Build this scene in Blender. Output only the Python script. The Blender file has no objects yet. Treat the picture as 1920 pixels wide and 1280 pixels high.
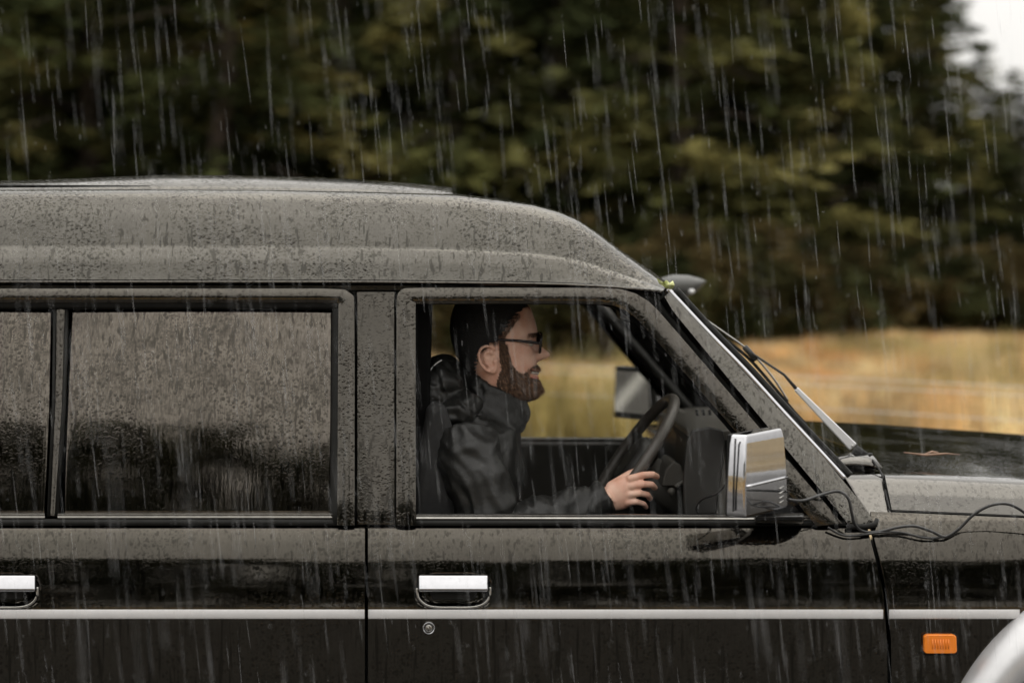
import bpy, bmesh, math, random
import numpy as np
from mathutils import Vector, noise, Matrix
R = math.radians
rnd = random.Random(7)
rng = np.random.default_rng(7)
scn = bpy.context.scene
C = scn.collection

# ------------------------------------------------------------------ camera, sky, sun, exposure
ZC, DC, F, U0, V0 = 1.70, 4.0, 3200.0, 800.0, 470.0     # eye height, distance to the car's side, focal length and lens shift
cam = bpy.data.cameras.new('camera'); cam_o = bpy.data.objects.new('camera', cam); C.objects.link(cam_o)
cam_o.location = (0, -DC, ZC); cam_o.rotation_euler = (R(90), 0, 0)
cam.sensor_width = 36; cam.lens = F/1920*36
cam.shift_x = (960-U0)/1920; cam.shift_y = -(640-V0)/1920
cam.clip_start = 0.05; cam.clip_end = 3000
cam.dof.use_dof = True; cam.dof.focus_distance = 4.12; cam.dof.aperture_fstop = 2.2; cam.dof.aperture_ratio = 0.6
scn.camera = cam_o
scn.render.engine = 'CYCLES'
scn.cycles.use_denoising = True
scn.cycles.transparent_max_bounces = 24
scn.cycles.max_bounces = 6; scn.cycles.adaptive_threshold = .02
scn.view_settings.view_transform = 'Standard'; scn.view_settings.look = 'None'
scn.view_settings.gamma = 1; scn.view_settings.exposure = 0.3
W = bpy.data.worlds.new('World'); scn.world = W; W.use_nodes = True
SUN_EL, SUN_ROT = R(68), R(30)
def build_world():
    nt = W.node_tree; N = nt.nodes; L = nt.links
    bg = N['Background']
    sky = N.new('ShaderNodeTexSky'); sky.sky_type = 'NISHITA'; sky.sun_disc = False
    sky.sun_elevation = SUN_EL; sky.sun_rotation = SUN_ROT; sky.air_density = 1.5; sky.dust_density = 4
    hs = N.new('ShaderNodeHueSaturation'); hs.inputs['Saturation'].default_value = 0.12
    L.new(sky.outputs[0], hs.inputs['Color'])
    tc = N.new('ShaderNodeTexCoord'); sp = N.new('ShaderNodeSeparateXYZ'); L.new(tc.outputs['Generated'], sp.inputs[0])
    # overcast deck: luminance grows from horizon to zenith as (1 + 2 sin h) / 3
    mr = N.new('ShaderNodeMapRange'); mr.inputs[1].default_value = 0; mr.inputs[2].default_value = 1
    mr.inputs[3].default_value = 7.0; mr.inputs[4].default_value = 21.0
    L.new(sp.outputs['Z'], mr.inputs[0])
    nz = N.new('ShaderNodeTexNoise'); nz.inputs['Scale'].default_value = 2.2; nz.inputs['Detail'].default_value = 5
    L.new(tc.outputs['Generated'], nz.inputs['Vector'])
    mn = N.new('ShaderNodeMapRange'); mn.inputs[1].default_value = .3; mn.inputs[2].default_value = .7
    mn.inputs[3].default_value = .86; mn.inputs[4].default_value = 1.12; L.new(nz.outputs['Fac'], mn.inputs[0])
    mu = N.new('ShaderNodeMath'); mu.operation = 'MULTIPLY'; L.new(mr.outputs[0], mu.inputs[0]); L.new(mn.outputs[0], mu.inputs[1])
    tint = N.new('ShaderNodeMix'); tint.data_type = 'RGBA'; tint.blend_type = 'MULTIPLY'; tint.inputs[0].default_value = 1
    L.new(mu.outputs[0], tint.inputs[6]); tint.inputs[7].default_value = (1.0, .975, .93, 1)
    mx = N.new('ShaderNodeMix'); mx.data_type = 'RGBA'; mx.inputs[0].default_value = .85
    L.new(hs.outputs[0], mx.inputs[6]); L.new(tint.outputs[2], mx.inputs[7])
    L.new(mx.outputs[2], bg.inputs['Color']); bg.inputs['Strength'].default_value = 0.1
build_world()
sun = bpy.data.lights.new('sun', 'SUN'); sun.energy = 0.5; sun.angle = R(50); sun.color = (1, .95, .88)
sun_o = bpy.data.objects.new('sun', sun); C.objects.link(sun_o)
sun_o.rotation_euler = (R(22), 0, R(150)); sun_o.location = (0, -10, 20)

# ------------------------------------------------------------------ helpers
def P(u, v, y):
    D = DC + y
    return (float((u-U0)*D/F), float(y), float(ZC-(v-V0)*D/F))
def V(u, v, y): return Vector(P(u, v, y))
def interp(x, tab):
    return float(np.interp(x, [t[0] for t in tab], [t[1] for t in tab]))

def link(name, me, parent=None):
    o = bpy.data.objects.new(name, me); C.objects.link(o)
    if parent is not None:
        o.parent = parent; o.matrix_parent_inverse = WM(parent).inverted()
    return o
def WM(o):
    m = Matrix.LocRotScale(o.location, o.rotation_euler, o.scale)
    if o.parent: return WM(o.parent) @ o.matrix_parent_inverse @ m
    return m
def tag(o, label=None, cat=None, group=None, kind=None):
    if label: o['label'] = label
    if cat: o['category'] = cat
    if group: o['group'] = group
    if kind: o['kind'] = kind
    return o
def empty(name, loc=(0, 0, 0)):
    o = bpy.data.objects.new(name, None); C.objects.link(o); o.location = loc; o.empty_display_size = .2
    return o
def mk(name, vf, mat, parent=None, smooth=True, solid=None, bevel=None, seg=2, sub=0):
    vs, fs = vf
    me = bpy.data.meshes.new(name); me.from_pydata([tuple(v) for v in vs], [], fs); me.update()
    me.polygons.foreach_set('use_smooth', [smooth]*len(me.polygons))
    if mat: me.materials.append(mat)
    o = link(name, me, parent)
    if solid:
        m = o.modifiers.new('solid', 'SOLIDIFY'); m.thickness = solid; m.offset = -1
    if sub:
        m = o.modifiers.new('sub', 'SUBSURF'); m.levels = sub; m.render_levels = sub
    if bevel:
        m = o.modifiers.new('bevel', 'BEVEL'); m.width = bevel; m.segments = seg; m.limit_method = 'ANGLE'
        m.angle_limit = R(35); m.harden_normals = True
    return o
def merge(*parts):
    vs, fs = [], []
    for v, f in parts:
        n = len(vs); vs += list(v); fs += [tuple(i+n for i in q) for q in f]
    return vs, fs
def grid(rows, flip=False):
    nc = len(rows[0]); vs = [p for r in rows for p in r]; fs = []
    for i in range(len(rows)-1):
        for j in range(nc-1):
            q = (i*nc+j, (i+1)*nc+j, (i+1)*nc+j+1, i*nc+j+1)
            fs.append(q[::-1] if flip else q)
    return vs, fs
def loft(rings, caps=True):
    """closed rings joined into a tube"""
    n = len(rings[0]); vs = [p for r in rings for p in r]; fs = []
    for i in range(len(rings)-1):
        for j in range(n):
            k = (j+1) % n
            fs.append((i*n+j, i*n+k, (i+1)*n+k, (i+1)*n+j))
    if caps:
        fs.append(tuple(range(n))[::-1]); b = (len(rings)-1)*n; fs.append(tuple(range(b, b+n)))
    return vs, fs
def catmull(pts, n=8, closed=False):
    pts = [np.array(p, float) for p in pts]; out = []
    m = len(pts)
    for i in range(m if closed else m-1):
        if closed: a, b, c, d = pts[i-1], pts[i], pts[(i+1) % m], pts[(i+2) % m]
        else: a, b, c, d = pts[max(i-1, 0)], pts[i], pts[i+1], pts[min(i+2, m-1)]
        for k in range(n):
            t = k/n
            out.append(.5*((2*b)+(-a+c)*t+(2*a-5*b+4*c-d)*t*t+(-a+3*b-3*c+d)*t**3))
    if not closed: out.append(pts[-1])
    return out
def tube(pts, rad, seg=8, closed=False, flat=None, up=(0, 0, 1)):
    pts = [Vector([float(c) for c in p]) for p in pts]; n = len(pts)
    if not hasattr(rad, '__len__'): rad = [rad]*n
    rings = []; ref = Vector(up)
    for i, p in enumerate(pts):
        if closed: t = pts[(i+1) % n]-pts[i-1]
        else: t = pts[min(i+1, n-1)]-pts[max(i-1, 0)]
        t.normalize()
        r = ref
        if abs(t.dot(r)) > .95: r = Vector((1, 0, 0)) if abs(t.x) < .9 else Vector((0, 1, 0))
        a = t.cross(r).normalized(); b = a.cross(t).normalized()
        f = 1 if flat is None else flat
        rings.append([p+a*math.cos(2*math.pi*k/seg)*rad[i]+b*math.sin(2*math.pi*k/seg)*rad[i]*f for k in range(seg)])
    if closed:
        vs, fs = loft(rings+[rings[0]], caps=False)
        return vs, fs
    return loft(rings)
def capsule(pts, rad, seg=10):
    """tube with rounded ends"""
    pts = [Vector(p) for p in pts]
    d0 = (pts[0]-pts[1]).normalized(); d1 = (pts[-1]-pts[-2]).normalized()
    P2, R2 = [], []
    for k in (1.0, .8, .45): P2.append(pts[0]+d0*rad[0]*k); R2.append(rad[0]*math.sqrt(max(1-k*k, .004)))
    P2 += pts; R2 += list(rad)
    for k in (.45, .8, 1.0): P2.append(pts[-1]+d1*rad[-1]*k); R2.append(rad[-1]*math.sqrt(max(1-k*k, .004)))
    return tube(P2, R2, seg)
def ellipsoid(c, r, nu=16, nv=10, rot=None):
    rings = []
    for i in range(nv+1):
        a = math.pi*(i/nv)*.994+.01
        ring = []
        for j in range(nu):
            b = 2*math.pi*j/nu
            p = Vector((r[0]*math.sin(a)*math.cos(b), r[1]*math.sin(a)*math.sin(b), r[2]*math.cos(a)))
            if rot is not None: p = rot @ p
            ring.append(Vector(c)+p)
        rings.append(ring)
    return loft(rings)
def box(lo, hi):
    x0, y0, z0 = lo; x1, y1, z1 = hi
    vs = [(x0, y0, z0), (x1, y0, z0), (x1, y1, z0), (x0, y1, z0), (x0, y0, z1), (x1, y0, z1), (x1, y1, z1), (x0, y1, z1)]
    return vs, [(0, 3, 2, 1), (4, 5, 6, 7), (0, 1, 5, 4), (1, 2, 6, 5), (2, 3, 7, 6), (3, 0, 4, 7)]
def prism_uv(poly, y0, y1):
    """outline in side view, given depth and thickness (y0 nearer)"""
    a = [P(u, v, y0) for u, v in poly]; b = [(x, y1, z) for x, _, z in a]
    n = len(poly); vs = a+b
    fs = [tuple(range(n)), tuple(range(2*n-1, n-1, -1))]+[(i, n+i, n+(i+1) % n, (i+1) % n) for i in range(n)]
    return vs, fs
def sweep_u(sec, us, caps=True, off=None):
    """cross-section of (y, v) pairs carried along the car"""
    rings = [[P(u, v+(off(u) if off else 0), y) for y, v in sec] for u in us]
    return loft(rings, caps)
def copy_tree(o, parent=None, mirror=False):
    c = o.copy(); C.objects.link(c)
    if parent is not None:
        inv = o.matrix_parent_inverse.copy(); c.parent = parent; c.matrix_parent_inverse = inv
    for ch in list(o.children): copy_tree(ch, c)
    return c

# ------------------------------------------------------------------ materials
def base_mat(name):
    m = bpy.data.materials.new(name); m.use_nodes = True
    return m, m.node_tree.nodes, m.node_tree.links, m.node_tree.nodes['Principled BSDF']
def simple(name, col, rough=.5, metal=0.0, spec=.5, var=.0, scale=30, bump=0.0, bscale=200):
    m, N, L, b = base_mat(name)
    b.inputs['Base Color'].default_value = (*col, 1); b.inputs['Roughness'].default_value = rough
    b.inputs['Metallic'].default_value = metal; b.inputs['Specular IOR Level'].default_value = spec
    tc = N.new('ShaderNodeTexCoord')
    if var:
        nz = N.new('ShaderNodeTexNoise'); nz.inputs['Scale'].default_value = scale; nz.inputs['Detail'].default_value = 6
        L.new(tc.outputs['Object'], nz.inputs['Vector'])
        mr = N.new('ShaderNodeMapRange'); mr.inputs[1].default_value = .25; mr.inputs[2].default_value = .75
        mr.inputs[3].default_value = 1-var; mr.inputs[4].default_value = 1+var; L.new(nz.outputs['Fac'], mr.inputs[0])
        mx = N.new('ShaderNodeMix'); mx.data_type = 'RGBA'; mx.blend_type = 'MULTIPLY'; mx.inputs[0].default_value = 1
        mx.inputs[6].default_value = (*col, 1); L.new(mr.outputs[0], mx.inputs[7]); L.new(mx.outputs[2], b.inputs['Base Color'])
    if bump:
        nb = N.new('ShaderNodeTexNoise'); nb.inputs['Scale'].default_value = bscale; nb.inputs['Detail'].default_value = 4
        L.new(tc.outputs['Object'], nb.inputs['Vector'])
        bp = N.new('ShaderNodeBump'); bp.inputs['Strength'].default_value = bump; bp.inputs['Distance'].default_value = .003
        L.new(nb.outputs['Fac'], bp.inputs['Height']); L.new(bp.outputs[0], b.inputs['Normal'])
    return m
def math_n(N, L, op, a, b=None, c=None, clamp=False):
    n = N.new('ShaderNodeMath'); n.operation = op; n.use_clamp = clamp
    for i, x in enumerate((a, b, c)):
        if x is None: continue
        if isinstance(x, (int, float)): n.inputs[i].default_value = x
        else: L.new(x, n.inputs[i])
    return n.outputs[0]
def wet_height(N, L, drops=1.0, run=1.0, cover=.45, smear_k=2.2):
    """relief of rain beads with runnels that have washed some of them away (metres-scale object coordinates)"""
    tc = N.new('ShaderNodeTexCoord'); co = tc.outputs['Object']
    def scaled(x, y, z):
        v = N.new('ShaderNodeVectorMath'); v.operation = 'MULTIPLY'; L.new(co, v.inputs[0]); v.inputs[1].default_value = (x, y, z); return v.outputs[0]
    def nz(vec, s, d=3):
        n = N.new('ShaderNodeTexNoise'); n.inputs['Scale'].default_value = s; n.inputs['Detail'].default_value = d; L.new(vec, n.inputs['Vector']); return n.outputs['Fac']
    def vor(s, th, vec=None):
        wob = N.new('ShaderNodeVectorMath'); wob.operation = 'ADD'
        n = N.new('ShaderNodeTexNoise'); n.inputs['Scale'].default_value = s*.9; L.new(co, n.inputs['Vector'])
        sc = N.new('ShaderNodeVectorMath'); sc.operation = 'SCALE'; sc.inputs['Scale'].default_value = .9/s; L.new(n.outputs['Color'], sc.inputs[0])
        L.new(vec or co, wob.inputs[0]); L.new(sc.outputs[0], wob.inputs[1])
        w = N.new('ShaderNodeTexVoronoi'); w.inputs['Scale'].default_value = s; L.new(wob.outputs[0], w.inputs['Vector'])
        d = math_n(N, L, 'DIVIDE', w.outputs['Distance'], th)
        d = math_n(N, L, 'POWER', d, 2.0)
        h = math_n(N, L, 'SUBTRACT', 1.0, d, clamp=True)
        h = math_n(N, L, 'SQRT', h)
        # only some cells hold a bead
        sep = N.new('ShaderNodeSeparateColor'); L.new(w.outputs['Color'], sep.inputs[0])
        keep = math_n(N, L, 'GREATER_THAN', sep.outputs[0], 1-cover-.1)
        return math_n(N, L, 'MULTIPLY', h, keep)
    small = vor(190, .5); big = vor(85, .36)
    patch = nz(co, 5, 4)
    pm = N.new('ShaderNodeMapRange'); pm.inputs[1].default_value = .42; pm.inputs[2].default_value = .56; L.new(patch, pm.inputs[0])
    streak = nz(scaled(105, 105, 5), 1.0, 3)
    smear = nz(scaled(210, 210, 26), 1.0, 4)
    sm = N.new('ShaderNodeMapRange'); sm.inputs[1].default_value = .58; sm.inputs[2].default_value = .64
    sm.inputs[3].default_value = 1; sm.inputs[4].default_value = 0; L.new(streak, sm.inputs[0])
    h = math_n(N, L, 'MULTIPLY_ADD', big, 1.6, math_n(N, L, 'MULTIPLY', small, .9))
    h = math_n(N, L, 'MULTIPLY', h, sm.outputs[0])
    lo = math_n(N, L, 'MULTIPLY_ADD', pm.outputs[0], .75, .25)
    h = math_n(N, L, 'MULTIPLY', h, lo)
    film = math_n(N, L, 'MULTIPLY', streak, 1.0*run)
    
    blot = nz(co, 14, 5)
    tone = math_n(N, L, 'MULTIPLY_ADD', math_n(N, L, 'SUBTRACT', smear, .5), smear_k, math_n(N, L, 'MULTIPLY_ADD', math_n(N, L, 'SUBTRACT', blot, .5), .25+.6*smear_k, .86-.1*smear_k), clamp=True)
    return math_n(N, L, 'MULTIPLY_ADD', h, drops, film), math_n(N, L, 'MULTIPLY', math_n(N, L, 'MULTIPLY', sm.outputs[0], tone), math_n(N, L, 'MULTIPLY_ADD', math_n(N, L, 'MINIMUM', h, 1.0), -.95, 1.0))  # colour mask: wet runs and smears, plus beads' dark reflections painted in
def wet(name, col, metal, rough, dist=.0009, strength=.7, drops=1.0, run=.6, cover=.45, spec=.5, coat=0.0, ior=1.5, film=.72, smear=1.0):
    m, N, L, b = base_mat(name)
    b.inputs['Base Color'].default_value = (*col, 1); b.inputs['Metallic'].default_value = metal
    b.inputs['Roughness'].default_value = rough; b.inputs['Specular IOR Level'].default_value = spec
    b.inputs['Coat Weight'].default_value = coat; b.inputs['Coat Roughness'].default_value = .04; b.inputs['IOR'].default_value = ior
    h, sm = wet_height(N, L, drops, run, cover, smear)
    bp = N.new('ShaderNodeBump'); bp.inputs['Strength'].default_value = strength; bp.inputs['Distance'].default_value = dist
    L.new(h, bp.inputs['Height']); L.new(bp.outputs[0], b.inputs['Normal'])
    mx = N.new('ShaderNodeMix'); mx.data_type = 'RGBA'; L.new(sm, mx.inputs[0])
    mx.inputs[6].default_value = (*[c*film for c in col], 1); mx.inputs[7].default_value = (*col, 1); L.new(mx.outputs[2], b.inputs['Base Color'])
    return m
M = {}
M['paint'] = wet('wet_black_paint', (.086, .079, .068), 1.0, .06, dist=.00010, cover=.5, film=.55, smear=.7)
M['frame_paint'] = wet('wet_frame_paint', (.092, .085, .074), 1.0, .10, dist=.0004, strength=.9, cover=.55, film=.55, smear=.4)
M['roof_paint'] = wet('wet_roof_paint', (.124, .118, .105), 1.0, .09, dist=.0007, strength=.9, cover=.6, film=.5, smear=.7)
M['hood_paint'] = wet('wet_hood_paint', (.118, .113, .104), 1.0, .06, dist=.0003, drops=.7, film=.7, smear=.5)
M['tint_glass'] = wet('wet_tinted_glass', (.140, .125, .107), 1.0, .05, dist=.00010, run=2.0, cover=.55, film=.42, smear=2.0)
M['rubber'] = simple('black_rubber', (.010, .010, .009), .6, spec=.2, var=.3, scale=40)
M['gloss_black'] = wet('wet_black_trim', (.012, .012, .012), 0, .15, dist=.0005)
M['chrome'] = simple('chrome', (.50, .50, .52), .05, 1.0, var=.05, scale=60, bump=.02, bscale=60)
M['trim'] = simple('satin_trim_metal', (.36, .35, .33), .25, 1.0, var=.15, scale=50)
M['silver'] = simple('silver_paint', (.62, .62, .63), .35, .6, var=.05, scale=40)
M['stripe'] = simple('pale_grey_stripe_tape', (.58, .57, .57), .4, 0, var=.04, scale=30)
M['orange'] = simple('amber_plastic', (.85, .23, .02), .2, 0, spec=.6, var=.06, scale=60)
M['dark_plastic'] = simple('dark_interior_plastic', (.02, .019, .017), .55, var=.2, scale=30, bump=.15, bscale=500)
M['grey_plastic'] = simple('grey_interior_plastic', (.085, .08, .07), .5, var=.12, scale=30, bump=.15, bscale=500)
M['seat'] = simple('dark_seat_fabric', (.022, .022, .022), .9, var=.25, scale=80, bump=.3, bscale=600)
M['leather'] = simple('steering_wheel_leather', (.075, .068, .06), .38, var=.2, scale=60, bump=.2, bscale=400)
M['cable'] = simple('black_cable_sheath', (.012, .012, .012), .35, var=.2, scale=80)
M['tyre'] = simple('tyre_rubber', (.02, .02, .02), .8, var=.2, scale=30, bump=.3, bscale=120)
M['mirror'] = simple('mirror_glass', (.34, .33, .31), .03, 1.0, var=.02, scale=20)
M['matt_black'] = simple('matt_black_seal', (.006, .006, .006), .9, spec=.05, var=.2, scale=40)
M['lining'] = simple('headlining_cloth', (.03, .028, .025), .95, var=.15, scale=60)
def glass(name, tint=(.9, .93, .9), beads=False, refl=.06):
    m, N, L, b = base_mat(name)
    out = N['Material Output']; N.remove(b)
    tr = N.new('ShaderNodeBsdfTransparent'); tr.inputs['Color'].default_value = (*tint, 1)
    gl = N.new('ShaderNodeBsdfGlossy'); gl.inputs['Roughness'].default_value = .04
    fr = N.new('ShaderNodeFresnel'); fr.inputs['IOR'].default_value = 1.5
    mx = N.new('ShaderNodeMixShader'); L.new(fr.outputs[0], mx.inputs[0]); L.new(tr.outputs[0], mx.inputs[1]); L.new(gl.outputs[0], mx.inputs[2])
    h, _ = wet_height(N, L, 1 if beads else .15, .6, .5)
    bp = N.new('ShaderNodeBump'); bp.inputs['Strength'].default_value = .5; bp.inputs['Distance'].default_value = .0006
    L.new(h, bp.inputs['Height']); L.new(bp.outputs[0], gl.inputs['Normal'])
    L.new(mx.outputs[0], out.inputs[0])
    return m
M['glass'] = glass('wet_clear_glass', (.92, .92, .9), True)
M['lens'] = glass('spectacle_glass', (.93, .93, .93))

# ------------------------------------------------------------------ the land
def attr_mat(name, rough=.6, trans=0.0, spec=.3):
    """colour from a per-leaf attribute"""
    m, N, L, b = base_mat(name)
    a = N.new('ShaderNodeAttribute'); a.attribute_name = 'tint'
    L.new(a.outputs['Color'], b.inputs['Base Color']); b.inputs['Roughness'].default_value = rough
    b.inputs['Specular IOR Level'].default_value = spec
    if trans:
        out = N['Material Output']; tl = N.new('ShaderNodeBsdfTranslucent'); L.new(a.outputs['Color'], tl.inputs['Color'])
        mx = N.new('ShaderNodeMixShader'); mx.inputs[0].default_value = trans
        L.new(b.outputs[0], mx.inputs[1]); L.new(tl.outputs[0], mx.inputs[2]); L.new(mx.outputs[0], out.inputs[0])
    return m
M['leaf'] = attr_mat('foliage', .9, .15, 0.0)
M['straw'] = attr_mat('dry_grass', .9, .3, .05)
M['bark'] = simple('bark', (.06, .045, .033), .9, var=.35, scale=6, bump=.6, bscale=25)
M['wood'] = simple('weathered_post_wood', (.2, .18, .15), .85, var=.3, scale=12, bump=.4, bscale=60)
M['wire'] = simple('galvanised_wire', (.62, .63, .63), .35, .5, var=.1, scale=20)

def quick_mesh(name, verts, nper, cols, mat):
    """many separate tris/quads from arrays: verts (n*nper,3), cols (n,3)"""
    n = len(verts)//nper
    me = bpy.data.meshes.new(name)
    me.vertices.add(len(verts)); me.vertices.foreach_set('co', np.asarray(verts, np.float32).ravel())
    me.loops.add(n*nper); me.loops.foreach_set('vertex_index', np.arange(n*nper, dtype=np.int32))
    me.polygons.add(n); me.polygons.foreach_set('loop_start', np.arange(0, n*nper, nper, dtype=np.int32))
    try: me.polygons.foreach_set('loop_total', np.full(n, nper, np.int32))
    except Exception: pass
    at = me.attributes.new('tint', 'FLOAT_COLOR', 'FACE')
    at.data.foreach_set('color', np.hstack([cols, np.ones((n, 1))]).astype(np.float32).ravel())
    me.materials.append(mat); me.update(calc_edges=True)
    return me

def ground_material():
    m, N, L, b = base_mat('meadow_soil')
    tc = N.new('ShaderNodeTexCoord'); n1 = N.new('ShaderNodeTexNoise'); n1.inputs['Scale'].default_value = .5; n1.inputs['Detail'].default_value = 8
    L.new(tc.outputs['Object'], n1.inputs['Vector'])
    cr = N.new('ShaderNodeValToRGB'); e = cr.color_ramp.elements
    e[0].position = .3; e[0].color = (.17, .12, .06, 1); e[1].position = .7; e[1].color = (.36, .27, .15, 1)
    x = e.new(.5); x.color = (.26, .195, .10, 1)
    L.new(n1.outputs['Fac'], cr.inputs[0]); L.new(cr.outputs[0], b.inputs['Base Color']); b.inputs['Roughness'].default_value = .9
    n2 = N.new('ShaderNodeTexNoise'); n2.inputs['Scale'].default_value = 25; n2.inputs['Detail'].default_value = 6; L.new(tc.outputs['Object'], n2.inputs['Vector'])
    bp = N.new('ShaderNodeBump'); bp.inputs['Distance'].default_value = .05; L.new(n2.outputs['Fac'], bp.inputs['Height']); L.new(bp.outputs[0], b.inputs['Normal'])
    return m
def road_material():
    m, N, L, b = base_mat('wet_asphalt')
    tc = N.new('ShaderNodeTexCoord'); n1 = N.new('ShaderNodeTexNoise'); n1.inputs['Scale'].default_value = 1.2; n1.inputs['Detail'].default_value = 7
    L.new(tc.outputs['Object'], n1.inputs['Vector'])
    cr = N.new('ShaderNodeValToRGB'); cr.color_ramp.elements[0].color = (.035, .033, .03, 1); cr.color_ramp.elements[1].color = (.07, .066, .06, 1)
    L.new(n1.outputs['Fac'], cr.inputs[0]); L.new(cr.outputs[0], b.inputs['Base Color'])
    mr = N.new('ShaderNodeMapRange'); mr.inputs[1].default_value = .4; mr.inputs[2].default_value = .6; mr.inputs[3].default_value = .4; mr.inputs[4].default_value = .75
    L.new(n1.outputs['Fac'], mr.inputs[0]); L.new(mr.outputs[0], b.inputs['Roughness'])
    n2 = N.new('ShaderNodeTexNoise'); n2.inputs['Scale'].default_value = 120; L.new(tc.outputs['Object'], n2.inputs['Vector'])
    bp = N.new('ShaderNodeBump'); bp.inputs['Distance'].default_value = .004; L.new(n2.outputs['Fac'], bp.inputs['Height']); L.new(bp.outputs[0], b.inputs['Normal'])
    return m
def hgt(x, y):   # gentle unevenness of the meadow, flat by the road
    k = min(max((abs(y)-6)/10, 0), 1)
    return k*(.25*noise.noise(Vector((x*.12, y*.12, 0)))+.1*noise.noise(Vector((x*.4, y*.4, 3))))-.01
xs = [-900, -300, -120]+list(np.linspace(-60, 60, 61))+[120, 300, 900]
ysg = [-900, -300, -120]+list(np.linspace(-60, 90, 76))+[150, 300, 900]
g = grid([[(x, y, hgt(x, y) if abs(x) <= 60 and -60 <= y <= 90 else -.01) for x in xs] for y in ysg], flip=True)
tag(mk('ground', g, ground_material()), kind='structure')
road = mk('road', grid([[(x, y, .042-.0009*(y+1.5)**2) for x in np.linspace(-120, 120, 41)] for y in np.linspace(-6.4, 3.4, 14)], flip=True), road_material())
tag(road, kind='structure')
line = mk('lane_line', grid([[(x, y, .047-.0009*(y+1.5)**2) for x in np.linspace(-120, 120, 41)] for y in (3.0, 3.1)], flip=True), simple('worn_road_paint', (.6, .6, .57), .6, var=.3, scale=20))
tag(line, kind='structure')

def make_grass():
    palette = np.array([[.64, .42, .19], [.60, .43, .22], [.48, .26, .11], [.40, .33, .14], [.72, .57, .33], [.54, .25, .10]])
    vs, cols = [], []
    def field(n, xr, yr, h0, h1, kind):
        X = rng.uniform(*xr, n); Y = rng.uniform(*yr, n)
        for x, y in zip(X, Y):
            a = noise.noise(Vector((x*.35, y*.35, 5))); b2 = noise.noise(Vector((x*.13, y*.2, 9)))
            base = palette[rng.choice([0, 1, 4])]
            c_ = noise.noise(Vector((x*1.1, y*.6, 2)))
            if kind == 'rust': base = palette[5]*.75+palette[0]*.25 if a > 0 else palette[2]
            elif a > .42: base = palette[3]
            elif c_ > .3: base = palette[5]*.6+palette[0]*.5
            elif c_ < -.3: base = palette[4]*1.1
            elif b2 < -.22: base = palette[2]
            gz = hgt(x, y)
            nb = 9; hh = rng.uniform(h0, h1)*(1+.5*a)*(.5 if y > 13 and x < 7-(y-13)*.1 else max(.35, 1-max(y-13, 0)*.05))
            th = rng.uniform(0, 6.28, nb); le = rng.uniform(.15, .55, nb)*hh; px = x+rng.normal(0, .1, nb); py = y+rng.normal(0, .1, nb)
            h = hh*rng.uniform(.6, 1.1, nb); w = rng.uniform(.008, .022, nb)
            tx = px+np.cos(th)*le; ty = py+np.sin(th)*le
            wx = np.cos(th+1.57)*w; wy = np.sin(th+1.57)*w
            tri = np.stack([np.stack([px-wx, py-wy, np.full(nb, gz-.03)], 1), np.stack([px+wx, py+wy, np.full(nb, gz-.03)], 1),
                            np.stack([tx, ty, gz+h], 1)], 1)
            vs.append(tri.reshape(-1, 3)); cols.append(np.clip(base*rng.uniform(.75, 1.2, (nb, 1))*rng.choice([.6, .85, 1.0, 1.2])*(1+.9*noise.noise(Vector((x*1.6, y*.7, 21)))), 0, 1))
    field(12000, (-5, 17), (10, 29), .35, .75, 'gold')
    field(3000, (-26, -5), (10, 34), .3, .6, 'gold')
    field(2200, (-9, 19), (25, 30), .35, .6, 'rust')
    field(3500, (-16, 22), (-22, -6.6), .25, .5, 'gold')
    me = quick_mesh('grass', np.concatenate(vs), 3, np.concatenate(cols), M['straw'])
    tag(link('meadow_grass', me), 'tall straw-coloured autumn grass of the meadow beyond the road', 'grass', kind='stuff')
make_grass()

# trees ------------------------------------------------------------
def conifer_mesh(seed, H, spread, cols, h_low=.3, density=1.0):
    r = np.random.default_rng(seed); vs, cs = [], []
    h = h_low
    while h < H-.2:
        f = 1-h/H
        L0 = spread*(f**.8)*H*.5+.25
        for k in range(r.integers(4, 7)):
            L1 = L0*r.uniform(.6, 1.15); a = r.uniform(0, 6.283); droop = r.uniform(.1, .45)
            n = max(int(L1*22*density), 8); nz_ = noise.noise(Vector((math.cos(a)*L1*.55+seed*7, math.sin(a)*L1*.55, h*.55))); tone = max(.3, .95+1.5*nz_)*r.uniform(.8, 1.2)
            c0 = cols[min(int((.5-.9*nz_+r.normal(0, .12))*len(cols)), len(cols)-1) if nz_ < .55 else 0] if len(cols) else None
            s = r.uniform(.12, 1, n)**.7
            rad = s*L1; z = h+.35*s*L1*.4-droop*s*s*L1
            x = np.cos(a)*rad+r.normal(0, .13*L1**.5, n); y = np.sin(a)*rad+r.normal(0, .13*L1**.5, n); z = z+r.normal(0, .09, n)
            size = r.uniform(.10, .24, n)*(1+.3*L1/3)
            d = np.stack([np.cos(a)+r.normal(0, .7, n), np.sin(a)+r.normal(0, .7, n), r.normal(-.35, .35, n)], 1); d /= np.linalg.norm(d, axis=1, keepdims=True)
            e = np.cross(d, r.normal(0, 1, (n, 3))); e /= np.linalg.norm(e, axis=1, keepdims=True)
            c = np.stack([x, y, z], 1); S = size[:, None]
            q = np.stack([c-d*S*.5, c+e*S*.32+d*S*.2, c+d*S*1.1, c-e*S*.32+d*S*.2], 1)
            vs.append(q.reshape(-1, 3)); cs.append(np.clip(np.asarray(c0)*tone*r.uniform(.75, 1.25, (n, 1)), 0, 1))
        h += r.uniform(.16, .3)*(1+.25*f)
    return quick_mesh('conifer_crown', np.concatenate(vs), 4, np.concatenate(cs), M['leaf'])
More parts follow.
